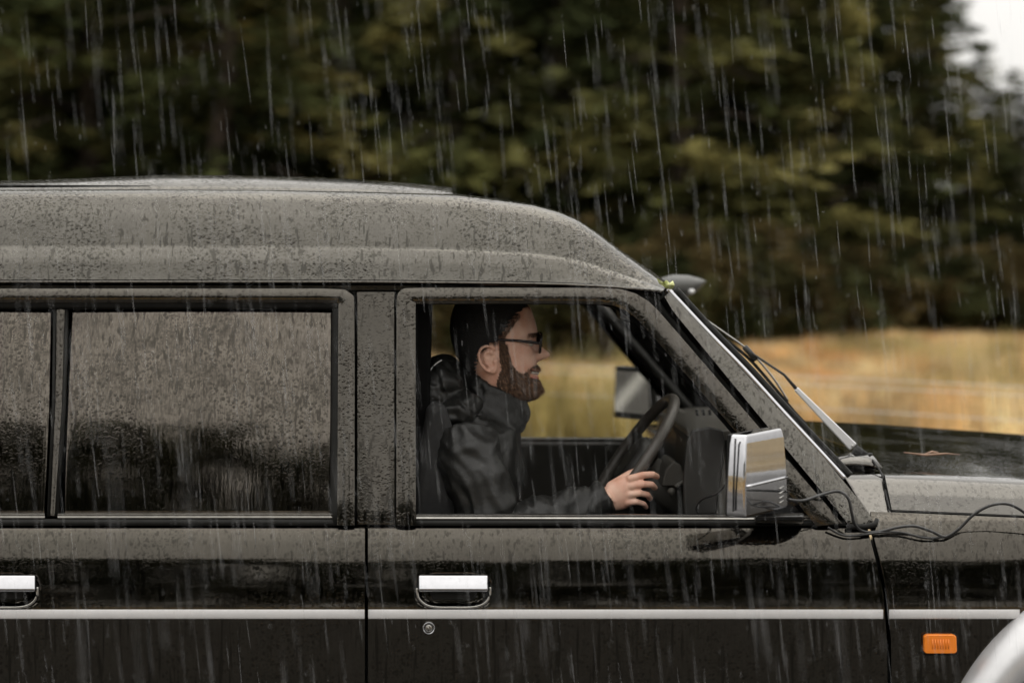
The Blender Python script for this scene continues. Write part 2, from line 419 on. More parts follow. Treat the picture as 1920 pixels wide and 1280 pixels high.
def broad_mesh(seed, H, rad, cols, n_clump=70):
    r = np.random.default_rng(seed); vs, cs = [], []
    for k in range(n_clump):
        p = r.normal(0, 1, 3); p /= np.linalg.norm(p); p *= r.uniform(.35, 1)**.5
        c0 = np.array([p[0]*rad, p[1]*rad, H*.55+p[2]*H*.45]); cr = rad*r.uniform(.18, .38); n = 110
        tone = r.uniform(.55, 1.45); col = np.asarray(cols[r.integers(len(cols))])
        q = r.normal(0, 1, (n, 3)); q /= np.linalg.norm(q, axis=1, keepdims=True); c = c0+q*cr*r.uniform(.4, 1, (n, 1))
        d = r.normal(0, 1, (n, 3)); d /= np.linalg.norm(d, axis=1, keepdims=True)
        e = np.cross(d, r.normal(0, 1, (n, 3))); e /= np.linalg.norm(e, axis=1, keepdims=True); S = r.uniform(.08, .2, (n, 1))
        v = np.stack([c-d*S, c+e*S*.5, c+d*S, c-e*S*.5], 1); vs.append(v.reshape(-1, 3)); cs.append(np.clip(col*tone*r.uniform(.8, 1.2, (n, 1)), 0, 1))
    return quick_mesh('broadleaf_crown', np.concatenate(vs), 4, np.concatenate(cs), M['leaf'])
def trunk_mesh(H, r0, limbs, seed):
    r = random.Random(seed); parts = []
    pts = [(r.uniform(-.04, .04)*i, r.uniform(-.04, .04)*i, H*i/8) for i in range(9)]; pts[0] = (0, 0, -.2)
    parts.append(tube(pts, [r0*(1-.88*i/8) for i in range(9)], 8))
    for k in range(limbs):
        z = H*r.uniform(.1, .8); a = r.uniform(0, 6.28); l = (1-z/H)*H*.22+.3
        parts.append(tube([(0, 0, z), (math.cos(a)*l*.5, math.sin(a)*l*.5, z+.1*l), (math.cos(a)*l, math.sin(a)*l, z-.05*l)], [r0*.22, r0*.13, r0*.04], 5))
    v, f = merge(*parts)
    me = bpy.data.meshes.new('trunk'); me.from_pydata([tuple(p) for p in v], [], f); me.materials.append(M['bark']); me.update()
    me.polygons.foreach_set('use_smooth', [True]*len(me.polygons))
    return me
DARK = [(.066, .068, .028), (.050, .060, .025), (.044, .052, .022), (.034, .042, .019)]
OLIVE = [(.125, .112, .040), (.10, .096, .035), (.085, .086, .030), (.066, .070, .027), (.048, .054, .022)]
MIX = [(.10, .09, .034), (.075, .072, .028), (.055, .062, .024), (.048, .054, .022), (.038, .044, .019)]
kinds = {'dark': (conifer_mesh(1, 13, .42, DARK), trunk_mesh(13, .22, 22, 1), 13),
         'olive': (conifer_mesh(2, 8.5, .55, OLIVE, .2, 1.1), trunk_mesh(8.5, .16, 18, 2), 8.5),
         'mix': (conifer_mesh(3, 12, .48, MIX), trunk_mesh(12, .2, 22, 3), 12),
         'broad': (broad_mesh(4, 9, 2.6, DARK), trunk_mesh(8, .22, 14, 4), 9)}
def tree(name, kind, x, y, sc, rot, label, group):
    t = empty(name, (x, y, 0)); t.rotation_euler.z = rot; t.scale = (sc, sc, sc)
    for nm, me in (('crown', kinds[kind][0]), ('trunk', kinds[kind][1])):
        o = bpy.data.objects.new(nm, me); C.objects.link(o); o.parent = t
    return tag(t, label, 'tree', group)
def place(u, D, kind, sc):
    lab = {'dark': ('dark_conifer', 'tall dense dark conifer in the front row of the wood', 'dark conifers of the wood'),
           'olive': ('larch_tree', 'olive and yellow larch turning colour at the meadow edge', 'yellowing larches at the meadow edge'),
           'mix': ('conifer', 'tall mid green conifer with brownish sprays, front row of the wood', 'mixed conifers of the wood')}[kind]
    if sc < .8: lab = (lab[0], {'dark': 'short dark conifer below the patch of open sky', 'olive': 'short yellowing larch below the patch of open sky', 'mix': 'short brownish-green conifer below the patch of open sky'}[kind], 'short conifers below the open sky')
    elif D > 53: lab = (lab[0], 'tall conifer deep in the wood, behind two rows of trees', 'conifers deep in the wood')
    elif D > 43.5: lab = (lab[0], {'dark': 'dark conifer in the second row of the wood', 'olive': 'yellowing larch standing in the second row of the wood', 'mix': 'mid green conifer in the second row of the wood'}[kind], 'second row of the wood')
    tree(lab[0], kind, (u-U0)*D/F, D-DC, sc, rnd.uniform(0, 6.28), lab[1], lab[2])
for u, D, k, s in ((-120, 39, 'mix', 1.0), (170, 41, 'dark', 1.05), (420, 38.5, 'mix', .95), (640, 42, 'dark', 1.1), (860, 39, 'olive', 1.02),
                   (1050, 40, 'dark', 1.0), (1270, 37.5, 'olive', 1.0), (1420, 40, 'mix', .95), (1560, 37.8, 'olive', .96), (1690, 41, 'dark', .98),
                   (1800, 38.5, 'olive', .62), (1905, 40, 'dark', .465), (2010, 38, 'mix', .62), (2200, 41, 'dark', .7), (2420, 40, 'mix', .6),
                   (40, 47, 'dark', 1.15), (300, 48, 'dark', 1.1), (520, 47, 'olive', 1.3), (760, 49, 'dark', 1.2), (950, 47, 'mix', 1.2), (1150, 49, 'dark', 1.2),
                   (1330, 47, 'dark', 1.15), (1500, 50, 'dark', 1.15), (1650, 48, 'mix', 1.0), (-380, 44, 'dark', 1.1), (-620, 41, 'mix', 1.1), (-860, 43, 'dark', 1.15), (-1100, 41, 'olive', 1.2), (-1350, 44, 'dark', 1.1), (-760, 50, 'dark', 1.2), (-1200, 50, 'dark', 1.2), (1840, 52, 'dark', .62), (1875, 44, 'mix', .5), (1965, 45, 'dark', .5), (1740, 39, 'mix', .74), (420, 52, 'dark', 1.3), (240, 53, 'mix', 1.3), (900, 52, 'dark', 1.3), (1090, 53, 'dark', 1.3), (30, 53, 'dark', 1.3), (660, 52.5, 'mix', 1.3), (-60, 57, 'dark', 1.4), (120, 56, 'mix', 1.4), (330, 58, 'dark', 1.4), (560, 57, 'dark', 1.4), (780, 58, 'dark', 1.4), (1000, 57, 'dark', 1.4), (1220, 58, 'dark', 1.4), (1400, 57, 'dark', 1.35)):
    place(u, D, k, s*(1.45 if u < 1480 else 1.25 if D > 45 and u < 1600 else 1))
for i in range(13):   # the wood on the camera's side of the road, seen only mirrored in the paint and glass
    x = -21+i*3.4+rnd.uniform(-.6, .6)
    tree('broadleaf_tree', 'broad', x, -27-rnd.uniform(0, 4)-(i % 2)*2, rnd.uniform(1.02, 1.22)-.012*abs(i-4), rnd.uniform(0, 6.28),
         'dark round-crowned tree across the road mirrored in the car', 'trees across the road')

# low brown-green bushes along the edge of the wood
bush_me = broad_mesh(8, 1.7, 1.3, [(.068, .054, .024), (.05, .048, .02), (.036, .04, .017), (.085, .065, .028)], 34)
bush_stem = trunk_mesh(1.4, .05, 12, 9)
for i, (u, D, s) in enumerate(((830, 33, .9), (960, 34.5, 1.1), (1060, 33.5, 1.2), (1150, 34, 1.0), (1290, 34.5, 1.2), (1400, 34, 1.15), (1490, 35, 1.1), (1580, 35.5, .95), (700, 34, 1.1), (1390, 31, .75), (860, 26, .8), (1000, 25, .85), (1080, 26, .75), (1160, 27, .9), (1240, 27.5, .9), (930, 24, .8), (1040, 23.5, .7), (1120, 24.5, .8), (1200, 25.5, .8), (1330, 28, .9), (1440, 28.5, .85), (1540, 30, .7), (1640, 35, .9), (1720, 35.5, .8), (1790, 35, .9), (1860, 35.5, .85), (1930, 35, .9), (2000, 35.5, .9), (1680, 36.5, 1.0), (1900, 36.5, 1.0))):
    b = empty('bush', ((u-U0)*D/F, D-DC, 0)); b.scale = (s, s, s); b.rotation_euler.z = i*1.7
    for nm, me in (('foliage', bush_me), ('stem', bush_stem)):
        o = bpy.data.objects.new(nm, me); C.objects.link(o); o.parent = b
    tag(b, 'low brownish bush between meadow grass and conifers', 'bush', 'bushes along the wood edge')

# wire fence running obliquely across the meadow
fence = empty('wire_fence', (2.5, 9.6, 0)); tag(fence, 'three-strand wire fence on wooden posts crossing the straw meadow', 'fence')
A = Vector((3.86, 8.4, 0)); dirv = Vector((-1.5, 1.1, 0)).normalized()
for k in range(-3, 7):
    p = A+dirv*(k*4.2+2.2)
    if abs(p.x) > 12: continue
    mk('post', tube([p+Vector((0, 0, -.2)), p+Vector((.01, 0, .5)), p+Vector((.02, 0, 1.0)), p+Vector((.02, 0, 1.03))], [.045, .043, .042, .03], 9), M['wood'], fence)
for z in (.74, .68, .5):
    mk('wire', tube([A+dirv*(s*.65)+Vector((0, 0, z-.015*math.sin(s*.65/3.9*math.pi+.7)**2+.01*math.sin(s))) for s in range(-18, 37)], .0028, 5), M['wire'], fence)
# pale bare fallen branch behind the meadow
mk_branch = mk('fallen_branch', tube(catmull([V(1000, 622, 29), V(1050, 637, 28.7), V(1110, 648, 28.5), V(1190, 664, 28.4)], 6), np.linspace(.03, .05, 19), 7), simple('bleached_wood', (.42, .38, .33), .8, var=.2, scale=8))
tag(mk_branch, 'long pale bare branch leaning in front of the bushes', 'branch')

# ------------------------------------------------------------------ the car
car = empty('off_road_car', (.3, .9, 0))
tag(car, 'black high-roofed off-road car with a pale side stripe, wet with rain', 'car')
SIDE = [(945, .10), (960, .085), (975, .066), (985, .052), (1010, .0357), (1045, .022), (1100, .009), (1141, .002), (1160, .001), (1280, .005), (1420, .02), (1560, .06)]
_sv = np.arange(900, 1601, 1.0); _sy = np.interp(_sv, [t[0] for t in SIDE], [t[1] for t in SIDE])
_k = np.exp(-(np.arange(-40, 41)/14.0)**2); _k /= _k.sum()
_sy = np.convolve(np.pad(_sy, 40, mode='reflect', reflect_type='odd'), _k, 'valid')
def ys(v): return float(np.interp(v, _sv, _sy))
def yg(v): return .066+max(975-v, 0)/800*.222          # greenhouse, leaning inwards
def smooth_rows(a, b, n): return [a+(b-a)*i/(n-1) for i in range(n)]
def band(left, right, n=40, m=7, off=0.0, bulge=.006, yfun=yg, tilt=0.0):
    """strip between two polylines given in side view"""
    def resample(pl):
        pl = np.array(pl, float); d = np.r_[0, np.cumsum(np.linalg.norm(np.diff(pl, axis=0), axis=1))]
        # keep the corner structure: resample by index so that both sides stay paired
        t = np.linspace(0, len(pl)-1, n); i = np.arange(len(pl))
        return np.stack([np.interp(t, i, pl[:, 0]), np.interp(t, i, pl[:, 1])], 1)
    l, r = resample(left), resample(right); rows = []
    for a, b in zip(l, r):
        row = []
        for k in range(m):
            s = k/(m-1); u, v = a*(1-s)+b*s
            row.append(P(u, v, yfun(v)+off-bulge*(1-(2*s-1)**2)+tilt*s))
        rows.append(row)
    return grid(rows)

# --- doors
GAP = [(940, 1622), (985, 1630), (1000, 1633), (1050, 1646), (1110, 1660), (1200, 1667), (1280, 1668), (1420, 1668), (1560, 1660)]
def door_skin(u_left, u_right, handle):
    hu0, hu1 = handle
    vs_ = sorted(set(list(np.linspace(984, 1060, 26))+list(np.linspace(1060, 1170, 50))+list(np.linspace(1170, 1540, 24))))
    rows = []
    cols = np.linspace(0, 1, 230)
    for v in vs_:
        a, b = u_left(v), u_right(v); row = []
        for s in cols:
            u = a+(b-a)*s; y = ys(v)
            if v < 990: y += (990-v)*.002
            # hollow behind the handle flap
            cx, hw = (hu0+hu1)/2, (hu1-hu0)/2+4
            dx = abs(u-cx)/hw; dv = abs(v-1107)/31
            if dx < 1.08 and dv < 1.15:
                d = (dx**6+dv**3.2)**(1/4)
                t = min(max((1.04-d)/.28, 0), 1); y += .026*t*t*(3-2*t)
            row.append(P(u, v, y))
        rows.append(row)
    return grid(rows)
def handle_parts(door, hu0, hu1):
    flap = sweep_u([(.004, 1077), (-.004, 1078), (-.020, 1103), (-.021, 1106), (-.016, 1109), (-.002, 1109), (.006, 1090)], np.linspace(hu0, hu1, 6))
    h = mk('door_handle', flap, M['chrome'], door, bevel=.0035, seg=3)
    loop = []
    for u, v in catmull([(hu0-3, 1102), (hu0+1, 1122), (hu0+22, 1136), ((hu0+hu1)/2, 1138), (hu1-20, 1136), (hu1+1, 1122), (hu1+4, 1100)], 6):
        loop.append(V(u, v, ys(v)-.001))
    mk('handle_bezel', tube(loop, .0035, 8), M['trim'], door)
    mk('handle_hinge', prism_uv([(hu0+20, 1109), (hu1-20, 1109), (hu1-26, 1124), (hu0+26, 1124)], .004, .024), M['rubber'], door, bevel=.003)
def stripe(door, ua, ub, na):
    o = mk('side_stripe', sweep_u([(.004, 1141.8), (-.0035, 1142.3), (-.0045, 1143.5), (-.0045, 1158), (-.0035, 1159.3), (.004, 1160)], np.linspace(ua, ub, na)), M['stripe'], door)
    return o

fd = mk('front_door', door_skin(lambda v: 690, lambda v: interp(v, GAP)-4, (785, 915)), M['paint'], car, solid=.018, bevel=.002)
handle_parts(fd, 785, 915); stripe(fd, 690.5, 1656, 20)
ring = lambda u, v, y, r, n=24: [V(u+r*math.cos(2*math.pi*k/n), v+r*math.sin(2*math.pi*k/n), y) for k in range(n)]
mk('door_lock', merge(loft([ring(804, 1177, .01, 12), ring(804, 1177, -.005, 12), ring(804, 1177, -.007, 10.5), ring(804, 1177, -.004, 8), ring(804, 1177, -.001, 7.5)])), M['chrome'], fd, bevel=.0006)
mk('key_slot', merge(loft([ring(804, 1177, .002, 7.4), ring(804, 1177, -.003, 7.4), ring(804, 1177, -.003, 3)]), prism_uv([(801, 1173), (803, 1172), (805, 1182), (803, 1183)], -.0045, -.001)), M['trim'], fd)
OUT = [(748, 984), (748, 800), (748, 600), (748, 565), (750, 554), (756, 549), (780, 548), (900, 548), (1060, 548), (1130, 548), (1165, 550), (1190, 557), (1212, 570), (1228, 585), (1300, 668), (1410, 796), (1500, 900), (1572, 982)]
INN = [(775, 984), (775, 800), (775, 600), (775, 576), (776, 569), (779, 566), (800, 565), (900, 565), (1060, 565), (1120, 566), (1146, 569), (1172, 580), (1192, 595), (1208, 611), (1272, 684), (1382, 810), (1466, 908), (1530, 982)]
mk('window_frame', band(OUT, INN, 120, 9, -.004, .003), M['frame_paint'], fd, solid=.02, bevel=.002)
IN2 = [(u+(8 if i < 5 else (6 if i < 6 else (0 if i < 11 else -6))), v+(0 if i < 3 else (6 if i < 11 else 7))) for i, (u, v) in enumerate(INN)]
mk('window_seal', band(INN, IN2, 120, 5, .012, .0), M['matt_black'], fd, solid=.008)
# inner groove that reads as the double line of the frame
mk('frame_groove', tube([V(a[0]*.62+b[0]*.38, a[1]*.62+b[1]*.38, yg(a[1])-.0115) for a, b in zip(OUT, INN)], .0016, 6), M['rubber'], fd)
mk('sill_rubber', sweep_u([(.06, 974), (.052, 976), (.05, 985), (.09, 987), (.10, 974)], np.linspace(752, 1600, 16)), M['rubber'], fd)
mk('sill_trim', sweep_u([(.085, 962), (.062, 962.5), (.056, 964.5), (.0585, 968), (.055, 971), (.056, 974), (.062, 975.5), (.085, 976)], np.linspace(780, 1562, 16), off=lambda u: (u-780)/800*2), M['trim'], fd, bevel=.0006)
# sail panel in front corner of the window, carries the mirror
mk('sail_panel', prism_uv([(1440, 868), (1478, 862), (1574, 972), (1470, 974), (1440, 974)], .078, .10), M['gloss_black'], fd, bevel=.002)
mk('door_card', merge(box((V(694, 980, 0).x, .05+.03, .45), (V(1600, 980, 0).x, .115, ZC-.64)), ), M['grey_plastic'], fd, bevel=.01)
mk('armrest', box((V(760, 0, .1).x, .115, .78), (V(1250, 0, .1).x, .17, .86)), M['dark_plastic'], fd, bevel=.015, seg=3)

rd = mk('rear_door', door_skin(lambda v: -360, lambda v: 684, (-64, 66)), M['paint'], car, solid=.018, bevel=.002)
handle_parts(rd, -64, 66); stripe(rd, -360, 683.5, 20)
RO = [(-360, 984), (-360, 800), (-360, 562), (-350, 551), (0, 550), (300, 550), (600, 550), (648, 552), (660, 560), (661, 700), (661, 984)]
RI = [(-335, 984), (-335, 800), (-335, 575), (-330, 563), (0, 562), (300, 562), (600, 562), (634, 563), (640, 570), (639, 700), (637, 984)]
mk('window_frame', band(RO, RI, 110, 9, -.004, .0025), M['frame_paint'], rd, solid=.02, bevel=.002)
RI2 = [(-325, 984), (-325, 800), (-325, 590), (-316, 568), (0, 567.5), (300, 567.5), (600, 567.5), (628, 568), (636, 578), (635, 700), (632, 984)]
mk('window_seal', band(RI, RI2, 110, 5, .004, .004), M['rubber'], rd, solid=.02)
def glass_pane(l, r, vt, vb, off=.011):
    rows = []
    for v in np.linspace(vt, vb, 26):
        t = (v-vt)/(vb-vt); a, b = l[0]+(l[1]-l[0])*t, r[0]+(r[1]-r[0])*t
        rows.append([P(u, v, yg(v)+off-.010*math.sin(math.pi*t)+.004*(1-math.sin(math.pi*s))) for s in np.linspace(0, 1, 30) for u in (a+(b-a)*s,)])
    return grid(rows)
mk('window_pane', glass_pane((122, 108), (636, 634), 566, 972), M['tint_glass'], rd, solid=.005)
mk('quarter_pane', glass_pane((-325, -330), (104, 90), 566, 972), M['tint_glass'], rd, solid=.005)
mk('window_divider', band([(103, 560), (100, 760), (91, 966)], [(126, 560), (120, 760), (106, 966)], 30, 7, .002, .007), M['frame_paint'], rd, solid=.015, bevel=.001)
mk('divider_seal', merge(tube([V(126, 562, yg(562)), V(120, 760, yg(760)), V(106, 968, yg(968))], .005, 6), tube([V(103, 562, yg(562)), V(100, 760, yg(760)), V(91, 968, yg(968))], .004, 6)), M['rubber'], rd)
# rounded black corners of the fixed pane
for (cu, cv, du) in ((125, 564, 26), (637, 564, -18)):
    poly = [(cu, cv)]+[(cu+du*(1-math.sin(a)), cv+abs(du)*.7*(1-math.cos(a))) for a in np.linspace(0, math.pi/2, 8)]
    pts = [V(u, v, yg(v)+.0005) for u, v in poly]
    f = tuple(range(len(pts))); mk('pane_corner', (pts, [f if du > 0 else f[::-1]]), M['rubber'], rd, solid=.003)
mk('sill_rubber', sweep_u([(.06, 972), (.054, 974), (.05, 984.5), (.09, 987), (.10, 972)], np.linspace(-360, 664, 16)), M['rubber'], rd)
for a, b in ((-330, 84), (108, 634)):
    mk('sill_trim', sweep_u([(.085, 961), (.062, 961.5), (.056, 963), (.0585, 966.5), (.055, 969), (.056, 972), (.062, 973.5), (.085, 974)], np.linspace(a, b, 10)), M['trim'], rd, bevel=.0006)

# --- pillars and roof
mk('centre_pillar', band([(668, 546), (668, 700), (668, 984)], [(741, 546), (741, 700), (742, 984)], 40, 12, -.002, .003), M['frame_paint'], car, solid=.04, bevel=.003)
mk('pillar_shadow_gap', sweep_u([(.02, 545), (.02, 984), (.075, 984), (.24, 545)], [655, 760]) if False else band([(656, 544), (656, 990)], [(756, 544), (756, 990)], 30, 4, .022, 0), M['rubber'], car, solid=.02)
mk('pillar_lining', prism_uv([(735, 540), (812, 540), (806, 760), (800, 1180), (735, 1180)], .23, .27), M['matt_black'], car, bevel=.01)
AL = [(1246, 556), (1262, 583), (1358, 700), (1437, 796), (1490, 860), (1550, 932), (1592, 984)]
AR = [(1256, 547), (1276, 568), (1394, 696), (1482, 790), (1545, 858), (1610, 936), (1641, 980)]
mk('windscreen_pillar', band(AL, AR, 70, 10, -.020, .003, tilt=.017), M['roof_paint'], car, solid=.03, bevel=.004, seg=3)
mk('pillar_gap', band([(1150, 546), (1216, 566), (1240, 590), (1410, 796), (1580, 990)], [(1244, 546), (1256, 560), (1290, 596), (1470, 800), (1640, 992)], 60, 4, .014, 0), M['rubber'], car, solid=.02)
mk('pillar_tip', tube([V(1588, 987, .04), V(1620, 987, .042), V(1641, 983, .045), V(1645, 972, .05)], [.006, .007, .007, .005], 8), M['rubber'], car)
mk('windscreen_trim', tube([V(u, v, yg(v)+.004) for u, v in catmull([(1252, 543), (1270, 562), (1330, 626), (1397, 695), (1470, 775), (1540, 850), (1583, 897)], 8)], .0075, 8), M['chrome'], car)
mk('windscreen_seal', tube([V(u+9, v-2, yg(v)+.02) for u, v in catmull([(1258, 545), (1330, 624), (1397, 693), (1470, 772), (1540, 846), (1585, 893)], 8)], .009, 8), M['rubber'], car)
mk('pillar_lining_front', tube([V(u, v, yg(v)+.05) for u, v in catmull([(1120, 556), (1180, 572), (1215, 600), (1300, 690), (1400, 800), (1520, 930)], 6)], .02, 8), M['dark_plastic'], car)
GT = [(.175, 526), (.172, 530), (.178, 533), (.215, 534), (.215, 552), (.24, 552), (.24, 526)]
TOPP = [(-1400, 372), (-1300, 357), (0, 357), (300, 356), (500, 357), (700, 361), (860, 366), (950, 377), (1000, 384), (1045, 396), (1080, 412), (1120, 441), (1160, 473), (1200, 503), (1228, 524), (1243, 538)]
BOT = [(-1400, 527), (700, 527), (1000, 530), (1100, 533), (1200, 540), (1243, 545)]
ROOFSEC = [(.189, 0), (.1905, .02), (.199, .18), (.2095, .358), (.2145, .366), (.217, .40), (.228, .63), (.25, .835), (.268, .93), (.285, .975), (.31, .998), (.36, 1.01)]
def roof_section(u):
    vt, vb = interp(u, TOPP), interp(u, BOT)
    pts = []
    flatten = min(max((u-1040)/200, 0), 1)
    for y, s in ROOFSEC:
        if u > 900 and .3 < s < .42: s_ = s
        pts.append(P(u, vb+(vt-vb)*s, y-.02*flatten*max(s-.5, 0)))
    ze = pts[-1][2]; x = pts[-1][0]
    half = pts+[(x, y, ze+.012*(1-((y-.9)/.54)**2)) for y in (.5, .65, .8)]
    bow = .05*flatten
    half = [(p[0]+bow*(1-((p[1]-.9)/.71)**2), p[1], p[2]) for p in half]
    full = half+[(p[0], 1.8-p[1], p[2]) for p in reversed(half)]
    return full
us_r = list(np.linspace(-1380, 860, 40))+list(np.linspace(880, 1243, 40))
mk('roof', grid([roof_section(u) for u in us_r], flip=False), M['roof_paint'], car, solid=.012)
def raised(u):
    zt = ZC+(470-interp(u, [(-1380, 345), (0, 338), (120, 334), (250, 328.5), (400, 328), (600, 333), (700, 338), (790, 345), (850, 352)]))*4.55/F
    zb = P(u, interp(u, TOPP), .4)[2]-.01
    h = max(zt-zb, .004)
    X = P(u, 400, .3)[0]
    prof = [(.37, 0), (.40, .35), (.44, .62), (.50, .88), (.56, 1.0), (.7, 1.06), (.9, 1.08)]
    half = [(X, y, zb+h*s) for y, s in prof]
    return half+[(p[0], 1.8-p[1], p[2]) for p in reversed(half[:-1])]
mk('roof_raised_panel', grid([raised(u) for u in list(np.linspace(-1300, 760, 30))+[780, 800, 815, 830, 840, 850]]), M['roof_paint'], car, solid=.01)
mk('roof_rib', tube([(P(u, 400, .3)[0], .385, P(u, 349, .385)[2]) for u in np.linspace(-1200, 270, 20)], [.007]*14+[.006, .005, .004, .003, .002, .001], 8), M['rubber'], car)
mk('rain_gutter', sweep_u(GT, np.linspace(-1300, 1238, 40), off=lambda u: interp(u, BOT)-527), M['gloss_black'], car, bevel=.002)
mk('gutter_lip', tube([V(u, interp(u, BOT)+2, .172) for u in np.linspace(-1300, 1236, 30)], .0035, 6), M['frame_paint'], car)
mk('headliner', box((P(-1300, 0, .3)[0], .235, ZC-.118), (P(1170, 0, .3)[0], 1.565, ZC-.08)), M['lining'], car, bevel=.01)

# --- far side is the near side seen in a mirror through the middle of the car
def mirror_copy(o):
    c = copy_tree(o, car); c.matrix_parent_inverse = car_inv
    c.location = (0, 1.8, 0); c.scale = (1, -1, 1)
    return c
car_inv = Matrix.Translation(-car.location)

# --- mirror
mir = empty('door_mirror', V(1430, 968, -.1)); mir.parent = car; mir.matrix_parent_inverse = car_inv
def quad_loft(levels):
    rings = []
    for v, pts in levels:
        r = [Vector((V(u, 900, y).x, y, 0)) for u, y in pts]
        z = V(1400, v, -.2).z
        rings.append([Vector((p.x, p.y, z)) for p in r])
    return loft(rings)
cap_lv = [(966, [(1364, -.225), (1399, -.245), (1473, -.095), (1440, -.075)]),
          (960, [(1360, -.23), (1397, -.255), (1478, -.09), (1440, -.065)]),
          (900, [(1362, -.23), (1397, -.257), (1476, -.09), (1440, -.065)]),
          (830, [(1366, -.228), (1398, -.25), (1471, -.09), (1440, -.065)]),
          (812, [(1370, -.222), (1400, -.238), (1466, -.09), (1440, -.07)])]
mk('mirror_cap', quad_loft(cap_lv), M['chrome'], mir, bevel=.016, seg=5)
def face_pt(s, v, o):   # on the front face of the cap
    a, b = Vector((V(1397, 900, -.257).x, -.257, 0)), Vector((V(1476, 900, -.09).x, -.09, 0))
    n = Vector((b.y-a.y, -(b.x-a.x), 0)).normalized()
    p = a.lerp(b, s)+n*o; p.z = V(1400, v, -.2).z; return p
mk('mirror_rib', tube([face_pt(s, 906, .001) for s in np.linspace(.03, .98, 10)], .0035, 8), M['chrome'], mir)
mk('mirror_emblem', merge(*[tube([face_pt(.80, 925+k*9, .001), face_pt(.9, 922+k*9, .001)], .0016, 6) for k in range(4)]), M['trim'], mir)
mk('mirror_bezel', merge(tube([V(1379, 822, -.247), V(1376, 900, -.249), V(1375, 958, -.247)], .0022, 6)), M['rubber'], mir)
gl = [V(1364, 818, -.222), V(1361, 958, -.228), Vector((V(1440, 900, -.07).x-.005, -.075, V(1361, 958, -.228).z)), Vector((V(1440, 900, -.07).x-.005, -.075, V(1364, 818, -.222).z))]
gn = (gl[1]-gl[0]).cross(gl[3]-gl[0]).normalized(); gn = gn if gn.x < 0 else -gn
back = [p+gn*.004 for p in gl]; 
mk('mirror_housing', quad_loft([(964, [(1358, -.222), (1364, -.228), (1448, -.07), (1440, -.06)]), (812, [(1362, -.218), (1368, -.224), (1448, -.07), (1440, -.06)])]), M['rubber'], mir, bevel=.004)
cg = sum(gl, Vector())/4
mk('mirror_glass', ([cg+(p-cg)*.88+gn*(.012 if p.z > cg.z else .006) for p in gl], [(0, 1, 2, 3)]), M['mirror'], mir, smooth=False)
mk('mirror_bracket', sweep_u([(-.12, 968), (-.10, 962), (.06, 960), (.085, 966), (.085, 982), (.02, 984), (-.06, 980), (-.11, 975)], np.linspace(1415, 1508, 5)), M['gloss_black'], mir, bevel=.008, seg=3)

# --- front wing, bonnet, cowl
HG = [(1600, 954), (1668, 957), (1920, 968), (2300, 990), (2600, 1030), (2720, 1070)]
HC = [(1560, 886), (1600, 888), (1700, 893), (1920, 903), (2300, 930), (2560, 975), (2720, 1030)]
ARC = (2190, 1495)
def wing():
    us = np.r_[np.linspace(0, 1, 60)]; rows = []
    vs_ = np.linspace(0, 1, 70)
    for t in vs_:
        row = []
        for s in us:
            ur = 2700
            u0 = 1640; u = u0+(ur-u0)*s
            vt = interp(u, HG)+2; v = vt+(1540-vt)*t
            ul = interp(v, GAP)+3.5 if v > 985 else 1632
            u = ul+(ur-ul)*s
            vt = interp(u, HG)+2; v = vt+(1540-vt)*t
            front = max(u-2450, 0)/250
            row.append(P(u, v, ys(v)+.12*front**2))
        rows.append(row)
    vsx, fs = grid(rows)
    keep = []
    for f in fs:
        c = sum((Vector(vsx[i]) for i in f), Vector())/4
        uu = c.x*F/(DC+c.y)+U0; vv = V0+(ZC-c.z)*F/(DC+c.y)
        if math.hypot(uu-ARC[0], vv-ARC[1]) > 365: keep.append(f)
    return vsx, keep
wg = mk('front_wing', wing(), M['paint'], car, solid=.014, bevel=.002)
stripe(wg, 1667, 1912, 10)
fl = []
for a in np.linspace(R(195), R(-15)+0, 60):
    rr = []
    for r_, y in ((446, .01), (440, -.006), (420, -.03), (398, -.052), (372, -.062), (352, -.058), (346, -.04), (350, .03)):
        u, v = ARC[0]+r_*math.cos(a), ARC[1]-r_*math.sin(a); rr.append(P(u, v, y))
    fl.append(rr)
mk('wheel_arch_flare', grid(fl, flip=True), M['silver'], wg)
rp = [(1733, 1193), (1738, 1189), (1789, 1189), (1794, 1193), (1795, 1221), (1791, 1225), (1737, 1225), (1733, 1221)]
ind = mk('side_indicator', prism_uv(rp, -.012, .01), M['orange'], wg, bevel=.003, seg=3)
mk('indicator_base', prism_uv([(1730, 1190), (1735, 1186), (1791, 1186), (1797, 1191), (1798, 1224), (1793, 1228), (1735, 1228), (1730, 1224)], -.001, .01), M['rubber'], wg)
mk('lens_ribs', merge(*[prism_uv([(1748+k*5, 1198), (1749.6+k*5, 1198), (1749.6+k*5, 1216), (1748+k*5, 1216)], -.0132, -.011) for k in range(7)]), M['orange'], ind)
